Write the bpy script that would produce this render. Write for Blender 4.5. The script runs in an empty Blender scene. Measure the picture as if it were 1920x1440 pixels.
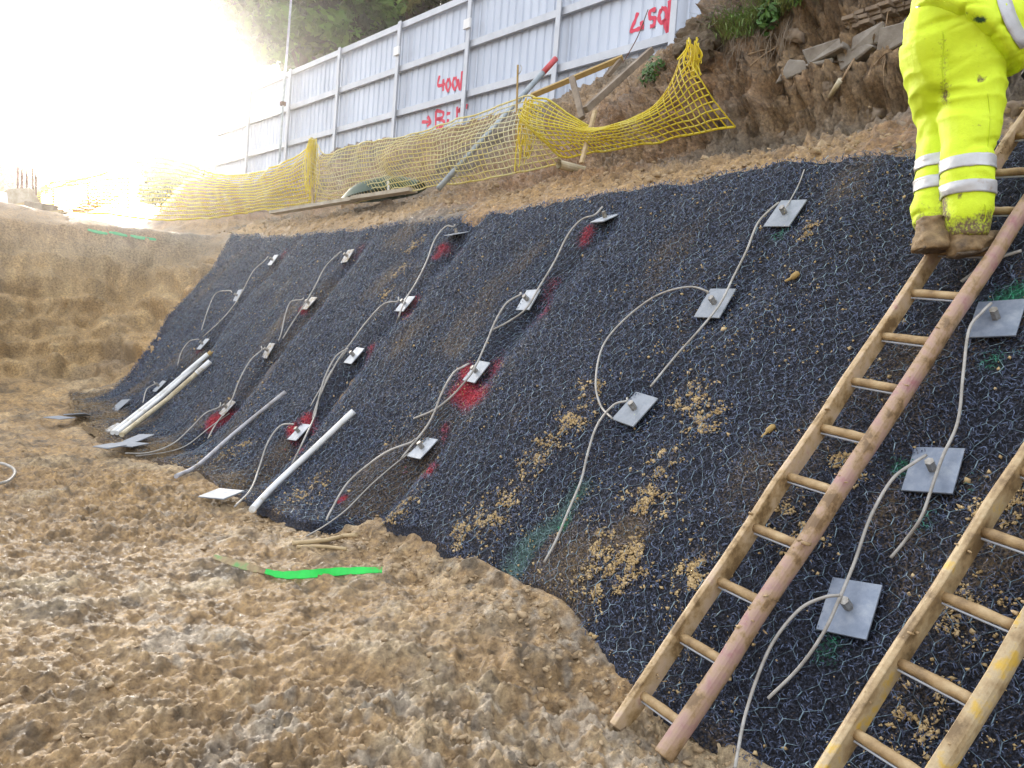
import bpy, bmesh, math, random
import numpy as np
from mathutils import Vector, Matrix
random.seed(7); RNG = np.random.default_rng(11)
C = bpy.context.scene.collection
SC = bpy.context.scene
rad = math.radians

# ------------------------------------------------------------------ camera
CAM_H = 1.35
FPX = 1500.0                     # focal length in pixels of the 1920 wide photograph
PITCH, ROLL = rad(2.7), rad(4.3)
def cam_axes():
    f = np.array([0, math.cos(PITCH), -math.sin(PITCH)]); r = np.array([1., 0, 0]); u = np.cross(r, f)
    c, s = math.cos(ROLL), math.sin(ROLL)
    return c*r + s*u, -s*r + c*u, f
AR, AU, AF = cam_axes()
ORG = np.array([0, 0, CAM_H])
cam = bpy.data.cameras.new('camera'); co = bpy.data.objects.new('camera', cam); C.objects.link(co)
m = Matrix(((AR[0], AU[0], -AF[0], 0), (AR[1], AU[1], -AF[1], 0), (AR[2], AU[2], -AF[2], CAM_H), (0, 0, 0, 1)))
co.matrix_world = m
cam.sensor_width = 36; cam.lens = 36*FPX/1920; cam.clip_end = 3000; cam.clip_start = 0.05
SC.camera = co
# ------------------------------------------------------------------ sky, sun, exposure
SUN_AZ, SUN_EL = rad(-26), rad(15)
W = bpy.data.worlds.new('World'); SC.world = W; W.use_nodes = True
nt = W.node_tree; nt.nodes.clear()
sky = nt.nodes.new('ShaderNodeTexSky'); sky.sky_type = 'NISHITA'; sky.sun_disc = False
sky.sun_elevation = SUN_EL; sky.sun_rotation = SUN_AZ
sky.air_density = 1.0; sky.dust_density = 4.0; sky.ozone_density = 1.0
mixw = nt.nodes.new('ShaderNodeMix'); mixw.data_type = 'RGBA'; mixw.inputs[0].default_value = 0.62
mixw.inputs[7].default_value = (9.3, 9.6, 10.2, 1)      # even thin cloud over the blue
bgn = nt.nodes.new('ShaderNodeBackground'); bgn.inputs[1].default_value = 0.12
won = nt.nodes.new('ShaderNodeOutputWorld')
nt.links.new(sky.outputs[0], mixw.inputs[6]); nt.links.new(mixw.outputs[2], bgn.inputs[0]); nt.links.new(bgn.outputs[0], won.inputs[0])
sl = bpy.data.lights.new('sun', 'SUN'); sl.energy = 3.0; sl.angle = rad(8); sl.color = (1, .93, .82)
so = bpy.data.objects.new('sun', sl); C.objects.link(so)
sd = Vector((math.sin(SUN_AZ)*math.cos(SUN_EL), math.cos(SUN_AZ)*math.cos(SUN_EL), math.sin(SUN_EL)))
so.rotation_euler = sd.to_track_quat('Z', 'Y').to_euler(); so.location = (0, 0, 30)
SC.view_settings.view_transform = 'Standard'; SC.view_settings.look = 'None'
SC.view_settings.exposure = 1.25; SC.view_settings.gamma = 1; SC.view_settings.use_curve_mapping = False

# ------------------------------------------------------------------ helpers
def hsh(ix, iy, iz, seed):
    h = (ix*374761393 + iy*668265263 + iz*2147483647 + seed*1274126177) & 0xffffffff
    h = ((h ^ (h >> 13))*1274126177) & 0xffffffff
    h = ((h ^ (h >> 16))*2246822519) & 0xffffffff
    return (h ^ (h >> 15)) & 0xffffffff
def vnoise(x, y, z, seed=0):                       # value noise, about -1..1
    x, y, z = np.broadcast_arrays(np.asarray(x, float), np.asarray(y, float), np.asarray(z, float))
    ix, iy, iz = (np.floor(v).astype(np.int64) for v in (x, y, z))
    fx, fy, fz = x-ix, y-iy, z-iz
    fx, fy, fz = (v*v*v*(v*(v*6-15)+10) for v in (fx, fy, fz))
    out = 0
    for a in (0, 1):
        for b in (0, 1):
            for c in (0, 1):
                w = (fx if a else 1-fx)*(fy if b else 1-fy)*(fz if c else 1-fz)
                out = out + w*(hsh(ix+a, iy+b, iz+c, seed)/2147483648.0-1)
    return out
def fbm(x, y, z, freq, octs, seed=0, gain=.5, ridge=False):
    t = 0; a = 1.0; n = 0
    for o in range(octs):
        v = vnoise(x*freq, y*freq, z*freq, seed+o*17)
        if ridge: v = 1-2*np.abs(v)
        t = t + a*v; n += a; a *= gain; freq *= 2.03
    return t/n
def worley(x, y, freq, seed=0):                    # distance to the nearest and second nearest scattered point
    x = np.asarray(x)*freq; y = np.asarray(y)*freq
    ix = np.floor(x).astype(np.int64); iy = np.floor(y).astype(np.int64)
    d1 = np.full(x.shape, 9.); d2 = np.full(x.shape, 9.)
    for a in (-1, 0, 1):
        for b in (-1, 0, 1):
            px = ix+a+hsh(ix+a, iy+b, ix*0, seed)/4294967296.0; py = iy+b+hsh(ix+a, iy+b, ix*0, seed+5)/4294967296.0
            d = np.hypot(px-x, py-y)
            d2 = np.minimum(d2, np.maximum(d1, d)); d1 = np.minimum(d1, d)
    return d1, d2
def sstep(a, b, x): t = np.clip((x-a)/(b-a), 0, 1); return t*t*(3-2*t)
def smax(a, b, k): return .5*(a+b+np.sqrt((a-b)**2+k*k))
def smin(a, b, k): return .5*(a+b-np.sqrt((a-b)**2+k*k))

def mesh_obj(name, V, F, material, parent=None, smooth=False, tri=None):
    me = bpy.data.meshes.new(name)
    V = np.asarray(V, np.float32)
    if isinstance(F, np.ndarray):
        k = F.shape[1]; n = len(F)
        me.vertices.add(len(V)); me.vertices.foreach_set('co', V.ravel())
        me.loops.add(n*k); me.loops.foreach_set('vertex_index', F.astype(np.int32).ravel())
        me.polygons.add(n); me.polygons.foreach_set('loop_start', np.arange(0, n*k, k, dtype=np.int32))
        me.update(calc_edges=True)
    else:
        me.from_pydata([tuple(map(float, v)) for v in V], [], F)
    if smooth: me.polygons.foreach_set('use_smooth', [True]*len(me.polygons))
    me.update()
    if material: me.materials.append(material)
    o = bpy.data.objects.new(name, me); C.objects.link(o)
    if parent: o.parent = parent
    return o
def tag(o, label=None, cat=None, group=None, kind=None):
    if label: o['label'] = label
    if cat: o['category'] = cat
    if group: o['group'] = group
    if kind: o['kind'] = kind
    return o
def empty(name, label, cat, loc=(0, 0, 0), group=None):
    o = bpy.data.objects.new(name, None); C.objects.link(o); o.location = loc; o.empty_display_size = .1
    bpy.context.view_layer.update()
    return tag(o, label, cat, group)
def local(parent, V): return np.asarray(V, float)-np.array(parent.location)
class MB:                                          # collects shapes, builds ONE mesh
    def __init__(s): s.V = []; s.F = []
    def add(s, V, F):
        o = len(s.V); s.V += [tuple(v) for v in V]; s.F += [tuple(i+o for i in f) for f in F]; return s
    def build(s, name, material, parent=None, smooth=False):
        V = np.array(s.V)
        if parent is not None: V = local(parent, V)
        return mesh_obj(name, V, s.F, material, parent, smooth)
def unit(v): v = np.asarray(v, float); return v/max(np.linalg.norm(v), 1e-9)
def catmull(P, n=6):
    P = np.asarray(P, float)
    Q = np.vstack([2*P[0]-P[1], P, 2*P[-1]-P[-2]]); out = []
    for i in range(1, len(Q)-2):
        for t in np.linspace(0, 1, n, endpoint=False):
            a, b, c, d = Q[i-1:i+3]
            out.append(.5*((2*b)+(-a+c)*t+(2*a-5*b+4*c-d)*t*t+(-a+3*b-3*c+d)*t**3))
    out.append(P[-1]); return np.array(out)
def frames(P):
    P = np.asarray(P, float); T = np.gradient(P, axis=0); T /= np.linalg.norm(T, axis=1, keepdims=True)+1e-12
    n = np.cross(T[0], [0, 0, 1.]); n = np.cross(T[0], [1., 0, 0]) if np.linalg.norm(n) < .1 else n
    n = unit(n); N = []
    for t in T:
        n = unit(n-t*(n@t)); N.append(n)
    N = np.array(N); return T, N, np.cross(T, N)
def tube(P, r, n=8, cap=True):
    P = np.asarray(P, float); r = np.broadcast_to(np.asarray(r, float), (len(P),)); T, N, B = frames(P)
    V = []; F = []
    for i in range(len(P)):
        for k in range(n):
            a = 2*math.pi*k/n; V.append(P[i]+r[i]*(math.cos(a)*N[i]+math.sin(a)*B[i]))
    for i in range(len(P)-1):
        for k in range(n):
            F.append((i*n+k, i*n+(k+1) % n, (i+1)*n+(k+1) % n, (i+1)*n+k))
    if cap: F.append(tuple(range(n-1, -1, -1))); F.append(tuple((len(P)-1)*n+k for k in range(n)))
    return V, F
def beam(a, b, w, h, up=(0, 0, 1)):                 # box from a to b, w sideways, h along up
    a = np.asarray(a, float); b = np.asarray(b, float); t = unit(b-a); x = unit(np.cross(t, up)); y = np.cross(x, t)
    V = [p+sx*x*w/2+sy*y*h/2 for p in (a, b) for sx, sy in ((-1, -1), (1, -1), (1, 1), (-1, 1))]
    return V, [(0, 1, 2, 3), (7, 6, 5, 4), (0, 4, 5, 1), (1, 5, 6, 2), (2, 6, 7, 3), (3, 7, 4, 0)]
def obox(c, X, Y, Z):                               # box by centre and half axes
    c = np.asarray(c, float); X, Y, Z = (np.asarray(v, float) for v in (X, Y, Z))
    V = [c+sx*X+sy*Y+sz*Z for sz in (-1, 1) for sx, sy in ((-1, -1), (1, -1), (1, 1), (-1, 1))]
    return V, [(3, 2, 1, 0), (4, 5, 6, 7), (0, 1, 5, 4), (1, 2, 6, 5), (2, 3, 7, 6), (3, 0, 4, 7)]
def bevel(o, w, seg=2):
    b = o.modifiers.new('bevel', 'BEVEL'); b.width = w; b.segments = seg; b.limit_method = 'ANGLE'; return o

# ------------------------------------------------------------------ materials
def material(name, cols, scale=8, rough=.7, metal=0, bump=.0, bscale=40, detail=6, attr=None, attr2=None, spec=.5, stops=None, stretch=None, rough_var=0, coat=0):
    """cols: list of colours spread over a noise ramp; attr: vertex colour multiplied/mixed in"""
    mt = bpy.data.materials.new(name); mt.use_nodes = True; n = mt.node_tree.nodes; l = mt.node_tree.links
    b = n['Principled BSDF']; b.inputs['Roughness'].default_value = rough; b.inputs['Metallic'].default_value = metal
    b.inputs['Specular IOR Level'].default_value = spec
    tc = n.new('ShaderNodeTexCoord'); vec = tc.outputs['Object']
    if stretch:
        mp = n.new('ShaderNodeMapping'); mp.inputs['Scale'].default_value = stretch; l.new(vec, mp.inputs[0]); vec = mp.outputs[0]
    nz = n.new('ShaderNodeTexNoise'); nz.inputs['Scale'].default_value = scale; nz.inputs['Detail'].default_value = detail; nz.inputs['Roughness'].default_value = .65
    l.new(vec, nz.inputs['Vector'])
    rp = n.new('ShaderNodeValToRGB'); e = rp.color_ramp.elements
    while len(e) < len(cols): e.new(.5)
    for i, c in enumerate(cols):
        e[i].position = stops[i] if stops else .3+.4*i/max(1, len(cols)-1); e[i].color = (*c, 1)
    l.new(nz.outputs['Fac'], rp.inputs[0]); col = rp.outputs[0]
    if attr:
        at = n.new('ShaderNodeAttribute'); at.attribute_name = attr
        mx = n.new('ShaderNodeMix'); mx.data_type = 'RGBA'; mx.blend_type = 'MULTIPLY'; mx.inputs[0].default_value = 1
        l.new(at.outputs['Color'], mx.inputs[6]); l.new(col, mx.inputs[7]); col = mx.outputs[2]
    if attr2:                                        # colour + alpha painted over
        at = n.new('ShaderNodeAttribute'); at.attribute_name = attr2
        mx = n.new('ShaderNodeMix'); mx.data_type = 'RGBA'
        ml = n.new('ShaderNodeMath'); ml.operation = 'MULTIPLY_ADD'; nz2 = n.new('ShaderNodeTexNoise'); nz2.inputs['Scale'].default_value = 90; nz2.inputs['Detail'].default_value = 3
        l.new(tc.outputs['Object'], nz2.inputs['Vector'])
        sb = n.new('ShaderNodeMath'); sb.operation = 'SUBTRACT'; sb.inputs[1].default_value = .5; l.new(nz2.outputs['Fac'], sb.inputs[0])
        l.new(sb.outputs[0], ml.inputs[0]); ml.inputs[1].default_value = 2.2
        pw = n.new('ShaderNodeMath'); pw.operation = 'MULTIPLY_ADD'; pw.inputs[1].default_value = 1.7; pw.inputs[2].default_value = -.35; l.new(at.outputs['Alpha'], pw.inputs[0])
        l.new(pw.outputs[0], ml.inputs[2]); ml.use_clamp = True
        l.new(ml.outputs[0], mx.inputs[0]); l.new(col, mx.inputs[6]); l.new(at.outputs['Color'], mx.inputs[7]); col = mx.outputs[2]
    l.new(col, b.inputs['Base Color'])
    if rough_var:
        mr = n.new('ShaderNodeMapRange'); mr.inputs[1].default_value = .3; mr.inputs[2].default_value = .7; mr.inputs[3].default_value = rough-rough_var; mr.inputs[4].default_value = rough+rough_var
        l.new(nz.outputs['Fac'], mr.inputs[0]); l.new(mr.outputs[0], b.inputs['Roughness'])
    if bump:
        bz = n.new('ShaderNodeTexNoise'); bz.inputs['Scale'].default_value = bscale; bz.inputs['Detail'].default_value = 8; bz.inputs['Roughness'].default_value = .7
        l.new(vec, bz.inputs['Vector']); bp = n.new('ShaderNodeBump'); bp.inputs['Strength'].default_value = 1; bp.inputs['Distance'].default_value = bump
        l.new(bz.outputs['Fac'], bp.inputs['Height']); l.new(bp.outputs[0], b.inputs['Normal'])
    return mt
def translucent(mt, amount):
    n = mt.node_tree.nodes; l = mt.node_tree.links; b = n['Principled BSDF']; t = n.new('ShaderNodeBsdfTranslucent'); x = n.new('ShaderNodeMixShader'); x.inputs[0].default_value = amount
    l.new(b.inputs['Base Color'].links[0].from_socket, t.inputs[0]); l.new(b.outputs[0], x.inputs[1]); l.new(t.outputs[0], x.inputs[2]); l.new(x.outputs[0], n['Material Output'].inputs[0])
M = {}
M['soil'] = material('soil', [(.42, .39, .36), (.8, .78, .76), (1.12, 1.12, 1.1), (1.6, 1.56, 1.48)], 34, .6, bump=.04, bscale=24, attr='albedo', stops=[.3, .45, .58, .74], rough_var=.26, spec=.5)
M['clod'] = material('clod', [(.25, .175, .095), (.36, .255, .145), (.45, .34, .21)], 14, .85, bump=.006, bscale=60)
M['crumb'] = material('crumb', [(.3, .195, .08), (.46, .33, .16), (.58, .44, .25)], 9, .85)
M['mat'] = material('black matting', [(.003, .003, .006), (.012, .013, .021), (.032, .037, .058), (.10, .12, .18)], 95, .75, bump=.03, bscale=70, attr2='paint', stops=[.34, .46, .56, .7], detail=4, spec=.3)
M['fibre'] = material('matting fibre', [(.005, .005, .011), (.02, .025, .048), (.07, .095, .17), (.17, .22, .33)], 40, .55, attr2='paint', spec=.35)
M['wire'] = material('galvanised wire', [(.012, .016, .025), (.05, .075, .10), (.15, .22, .275), (.34, .45, .5)], 22, .45, metal=.2, attr2='paint', stops=[.36, .46, .55, .68])
M['plate'] = material('galvanised plate', [(.28, .3, .33), (.4, .43, .47), (.52, .54, .57)], 14, .5, metal=.35, bump=.0008, bscale=60, rough_var=.12)
M['plate_sky_tint'] = material('sky tinted plate', [(.13, .16, .215), (.21, .245, .31), (.33, .365, .42)], 10, .4, metal=.3, bump=.0008, bscale=60, rough_var=.12)  # blue-grey sky reflection put into the base colour
M['plate_mid'] = material('plain grey plate', [(.18, .2, .23), (.26, .285, .32), (.33, .35, .385)], 12, .6, metal=.1, bump=.0008, bscale=60, rough_var=.12)
M['plate_muddy'] = material('muddy plate', [(.3, .24, .15), (.42, .4, .38), (.5, .52, .55)], 22, .6, metal=.15, stops=[.38, .5, .6])
M['nut'] = material('nut steel', [(.2, .18, .15), (.42, .4, .37)], 40, .4, metal=.7)
M['cable'] = material('grey cable', [(.22, .2, .175), (.33, .31, .28), (.42, .41, .39)], 14, .5)
M['pink'] = material('muddy red ladder paint', [(.19, .115, .055), (.33, .215, .11), (.40, .265, .18), (.38, .235, .195), (.33, .15, .15)], 9, .5, bump=.002, bscale=30, stops=[.40, .46, .52, .6, .7], stretch=(1, 1, 1.0), rough_var=.1)
M['tan'] = material('muddy ladder wood', [(.18, .11, .045), (.35, .235, .11), (.46, .33, .19), (.5, .37, .25), (.40, .21, .17)], 9, .6, bump=.003, bscale=30, stops=[.38, .46, .53, .62, .72])
M['yellow'] = material('muddy yellow ladder paint', [(.18, .115, .05), (.36, .25, .125), (.46, .35, .2), (.54, .35, .07), (.62, .38, .03)], 8, .5, bump=.003, bscale=30, stops=[.38, .48, .57, .64, .74])
M['rung'] = material('muddy rung', [(.16, .10, .045), (.36, .24, .115), (.52, .39, .22)], 10, .6, bump=.002, bscale=40)
M['hivis'] = material('hi-vis fabric', [(.56, .72, .012), (.66, .84, .02), (.7, .88, .03)], 5, .65, bump=.0025, bscale=60, attr2='paint')
M['seam'] = material('seam thread', [(.48, .6, .01), (.56, .7, .015)], 20, .7)
M['band'] = material('reflective band', [(.34, .26, .18), (.46, .46, .47), (.55, .56, .58)], 9, .4, metal=.2, stops=[.33, .42, .6])
M['boot'] = material('muddy boot', [(.07, .045, .025), (.2, .13, .06), (.32, .22, .11)], 14, .7, bump=.006, bscale=35)
M['skin'] = material('skin', [(.5, .28, .2), (.6, .35, .26)], 10, .5)
M['black'] = material('black rubber glove', [(.01, .01, .012), (.025, .025, .028)], 20, .5)
M['helmet'] = material('white helmet', [(.7, .7, .68), (.78, .78, .77)], 6, .3)
M['sheet'] = material('galvanised sheet', [(.40, .44, .52), (.48, .525, .61), (.55, .595, .68)], 1.2, .45, metal=.25, stretch=(1, 1, .25))
M['rail'] = material('galvanised rail', [(.42, .44, .48), (.54, .56, .6)], 3, .45, metal=.3)
M['redpaint'] = material('red spray paint', [(.62, .03, .07), (.72, .06, .12)], 12, .6)
M['white'] = material('white fitting', [(.72, .73, .74), (.8, .8, .8)], 10, .5)
M['net'] = material('yellow plastic net', [(.74, .57, .02), (.8, .69, .05), (.82, .75, .25)], 2.2, .45, stops=[.35, .5, .68])
M['netpale'] = material('sun bleached yellow net', [(.78, .62, .1), (.8, .72, .33), (.8, .77, .55)], 1.5, .45, stops=[.3, .5, .68])
translucent(M['net'], .5); translucent(M['netpale'], .45)
M['netorange'] = material('orange plastic net', [(.75, .2, .06), (.8, .3, .12)], 2, .5)
M['timber'] = material('pale timber', [(.34, .24, .12), (.48, .36, .2), (.56, .45, .28)], 4, .7, bump=.002, stretch=(1, 1, 6))
M['timber_dark'] = material('weathered timber', [(.13, .095, .065), (.22, .17, .12), (.3, .24, .18)], 6, .75, bump=.003)
M['timber_yellow'] = material('ochre timber', [(.3, .19, .06), (.42, .29, .1)], 6, .7)
M['pole'] = material('grey scaffold tube', [(.2, .24, .27), (.32, .36, .38), (.42, .45, .46)], 10, .4, metal=.4)
M['redend'] = material('red tube end', [(.45, .05, .06), (.55, .09, .09)], 10, .5)
M['pvc'] = material('white plastic pipe', [(.42, .35, .22), (.66, .66, .64), (.76, .77, .78)], 7, .4, stops=[.3, .42, .62])
M['pvc_tan'] = material('mud coated pipe', [(.35, .27, .14), (.5, .42, .27), (.62, .56, .42)], 9, .5)
M['greypole'] = material('grey plastic pole', [(.2, .16, .12), (.3, .29, .3), (.4, .4, .43)], 9, .55, stops=[.34, .42, .6])
M['green'] = material('green painted strip', [(.22, .15, .07), (.012, .5, .06), (.015, .62, .07)], 9, .45, stops=[.30, .36, .6])
M['lath_bare'] = material('muddy lath', [(.2, .14, .07), (.34, .25, .13), (.12, .34, .1)], 9, .6, stops=[.4, .52, .66])
M['greenspray'] = material('green spray paint', [(.06, .3, .13), (.09, .4, .19)], 12, .7)
M['concrete'] = material('pale concrete', [(.3, .24, .16), (.4, .35, .27), (.5, .45, .38)], 5, .8, bump=.004)
M['concrete_grey'] = material('buried slab', [(.17, .14, .11), (.25, .22, .185), (.33, .3, .26)], 7, .85, bump=.008, bscale=25)
M['stone'] = material('rubble stone', [(.14, .1, .07), (.24, .18, .125), (.32, .26, .2)], 6, .85, bump=.008, bscale=20)
M['darksoil'] = material('dark topsoil', [(.07, .05, .035), (.13, .095, .06), (.2, .15, .1)], 12, .9, bump=.03, bscale=22)
M['rust'] = material('rusty bar', [(.09, .04, .025), (.17, .08, .05)], 20, .8)
M['leaf'] = material('tree leaf', [(.035, .06, .02), (.06, .095, .03), (.10, .12, .045)], .5, .6, attr='tint')
translucent(M['leaf'], .22)
M['leafbright'] = material('weed leaf', [(.04, .11, .015), (.08, .19, .03)], 8, .5)
M['grass'] = material('grass', [(.07, .15, .025), (.16, .28, .06), (.3, .28, .12)], 3, .6)
M['bark'] = material('bark', [(.05, .035, .025), (.1, .075, .05)], 8, .9, bump=.02, bscale=10)
M['root'] = material('root', [(.22, .14, .07), (.36, .25, .15)], 10, .8)
M['blueroof'] = material('blue roof', [(.02, .16, .5), (.03, .2, .6)], 3, .5)
M['brickwall'] = material('far brick', [(.28, .15, .1), (.36, .2, .14)], 5, .8)
M['window'] = material('far pane', [(.03, .04, .05), (.05, .06, .07)], 2, .1)
M['barrow'] = material('dark green barrow', [(.012, .04, .018), (.02, .065, .03)], 6, .45)

# ------------------------------------------------------------------ place geometry: s along the wall, D into the wall
TH = rad(37.4)
E2 = np.array([-math.sin(TH), math.cos(TH)]); N2 = np.array([math.cos(TH), math.sin(TH)])
E3 = np.array([*E2, 0]); N3 = np.array([*N2, 0]); Z3 = np.array([0, 0, 1.])
TAN = math.tan(rad(51)); SA, CA = math.sin(rad(51)), math.cos(rad(51))
D0 = 2.34
UPS = N3*CA+Z3*SA; NRM = -N3*SA+Z3*CA               # up the slope, and out of it
def sd_of(x, y): return x*E2[0]+y*E2[1], x*N2[0]+y*N2[1]
def xy_of(s, D): return s*E2[0]+D*N2[0], s*E2[1]+D*N2[1]
def ray(x, y): return AF+AR*((x-960)/FPX)+AU*((720-y)/FPX)        # depth 1 along the view axis
def P(x, y, d): return ORG+ray(x, y)*d
def hit_plane(x, y, p0, n):
    r = ray(x, y); t = ((p0-ORG)@n)/(r@n); return ORG+r*t
def hit_slope(x, y, off=0): return hit_plane(x, y, N3*D0+NRM*off, NRM)
def project(p):
    q = np.asarray(p)-ORG; d = q@AF; return 960+FPX*(q@AR)/d, 720-FPX*(q@AU)/d
crest = np.array([hit_slope(*q) for q in [(1920, 252), (1730, 282), (1500, 306), (1340, 332), (1200, 352), (1050, 378), (900, 397), (700, 416), (560, 432), (430, 440)]])
cs, cD = sd_of(crest[:, 0], crest[:, 1]); cz = crest[:, 2]
cs = np.concatenate([[-4], cs, [cs[-1]+3]]); cD = np.concatenate([[cD[0]], cD, [cD[-1]]]); cz = np.concatenate([[cz[0]], cz, [3.0]])
toe = np.array([hit_plane(x, y, np.array([0, 0, .02]), Z3) for x, y in [(1290, 1440), (1160, 1315), (1040, 1195), (930, 1115), (850, 1075), (700, 1015), (560, 1000), (480, 965), (350, 890), (270, 862), (200, 838), (130, 785)]])
ts, tD = sd_of(toe[:, 0], toe[:, 1])
ts = np.concatenate([[-4], ts, [ts[-1]+2]]); tD = np.concatenate([[2.36], tD, [tD[-1]+.3]])
tD = np.minimum(tD, 2.45); tD = np.where(ts < 2.2, np.maximum(tD, 2.33), tD)
ledge = np.array([hit_slope(*q) for q in [(175, 762), (262, 702), (300, 640), (332, 580), (398, 505), (430, 440)]])
ls, lz = sd_of(ledge[:, 0], ledge[:, 1])[0], ledge[:, 2]
BACK_S, BACK_TAN = 14.3, 1.5
def upper(s, D):
    c = np.interp(s, cs, cz); d = np.interp(s, cs, cD)
    x = D-d; x = np.maximum(x, -3*(1-sstep(12.5, 14.5, s)))
    z = c+.42*np.clip(x, -3, .7)+.14*np.clip(x-.7, 0, 50)*(x < 9)
    z = np.where(x > 9, c+.294+.14*8.3, z)
    steep = sstep(7.5, 4.5, s)                       # the cut face on the right is steeper
    a = 1.15+.1*steep; w = 2.5-1.5*steep
    z = z+1.55*np.exp(-((s-20.8)/2.6)**2-((D-5.8)/1.25)**2)+.8*np.exp(-((s-18.5)/2)**2-((D-4.9)/.8)**2)*0
    z = z+(2.05+.35*steep-.28*sstep(8, 10, s)*sstep(18, 15, s))*sstep(a, a+w, x)*sstep(36, 27, s)
    return z
def base(s, D):
    ramp = (D-D0)*TAN
    back = (s-BACK_S)*BACK_TAN
    r = .12+.5*sstep(6, 13, s)
    low = smax(smax(ramp, 0*ramp, r)-r*.25, back, .9)
    low = smax(low, 0*low, .15)-.05
    up = upper(s, D)
    up = up-.14*sstep(4.2, 1.5, D)*sstep(13, 15, s)+.34*sstep(16.1, 17.4, s)*sstep(4.2, 1.5, D)
    pit = -.09*np.exp(-((s-1.5)/1.0)**2)*sstep(2.75, 2.45, D)*sstep(1.0, 2.0, D)
    return smin(low, up, .10)+.02+pit
# nails: (column, row) -> pixel of the plate centre
NAIL = {(5, 1): (1872, 607), (5, 2): (1754, 890), (5, 3): (1598, 1147), (4, 0): (1476, 407), (4, 1): (1345, 575), (4, 2): (1195, 774),
        (3, 0): (1137, 416), (3, 1): (995, 567), (3, 2): (898, 702), (3, 3): (797, 846), (2, 0): (857, 444), (2, 1): (763, 574), (2, 2): (668, 671), (2, 3): (565, 815),
        (1, 0): (655, 483), (1, 1): (583, 572), (1, 2): (507, 660), (1, 3): (430, 768), (0, 0): (515, 490), (0, 1): (449, 556), (0, 2): (384, 648), (0, 3): (302, 727)}
NP = {k: hit_slope(*v, .03) for k, v in NAIL.items()}
COLS = {c: sorted([(p[2], p[:2]@E2) for k, p in NP.items() if k[0] == c]) for c in range(6)}
def groove(s, z):                                     # matting is pulled in along each column of nails and pillows between them
    g = 0; top = .15+.85*sstep(2.75, 2.2, z)
    for c in range(6):
        zz = np.array([a for a, b in COLS[c]]); ss = np.array([b for a, b in COLS[c]])
        k = np.polyfit(zz, ss, 1); sc = np.where((z > zz[0]) & (z < zz[-1]), np.interp(z, zz, ss), np.polyval(k, z)+0*(z))
        dep = .13 if c < 4 else .06
        g = g-dep*np.exp(-((s-sc)/.16)**2)*(.75+.4*vnoise(s*0+c*9, z*2.2, s*0, 5))
        for a, b in COLS[c]: g = g-(.045 if c < 4 else .03)*np.exp(-((s-b)**2+((z-a)/.8)**2)/.02)
    return g*top
def pillow(s, D):
    z = (D-D0)*TAN
    return .055+groove(s, z)+.03*vnoise(s*1.1, D*1.6, s*0, 3)+.014*vnoise(s*3.3, D*4.7, s*0, 4)
def surf(s, D): return base(s, D)+pillow(s, D)
def cast(x, y, f=None, off=0, tmax=60):
    """ray through the photograph's pixel against the ground (or matting) -> point standing on it"""
    if f is None or f is base:
        ok, loc, nor, _ = GROUND.ray_cast(Vector(ORG), Vector(unit(ray(x, y))))
        if ok:
            loc = np.array(loc); return loc+(unit(Z3-N3*.9) if loc[2] > 2.4 else Z3 if loc[2] < .5 else unit(Z3-E3*.9))*off
    f = f or base; r = ray(x, y); t = np.concatenate([np.linspace(1.2, 20, 1500), np.linspace(20.05, tmax, 500)])
    p = ORG+r*t[:, None]; s, D = sd_of(p[:, 0], p[:, 1]); g = p[:, 2]-f(s, D)-off
    i = np.argmax(g < 0)
    if g[i] >= 0: i = len(t)-1
    a, b = t[i-1], t[i]
    for _ in range(18):
        c = (a+b)/2; q = ORG+r*c; s, D = sd_of(q[0], q[1])
        if q[2]-float(f(s, D))-off < 0: b = c
        else: a = c
    return ORG+r*b
def gz(p): s, D = sd_of(p[0], p[1]); return float(base(s, D))
def mz(p): s, D = sd_of(p[0], p[1]); return float(surf(s, D))

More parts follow.
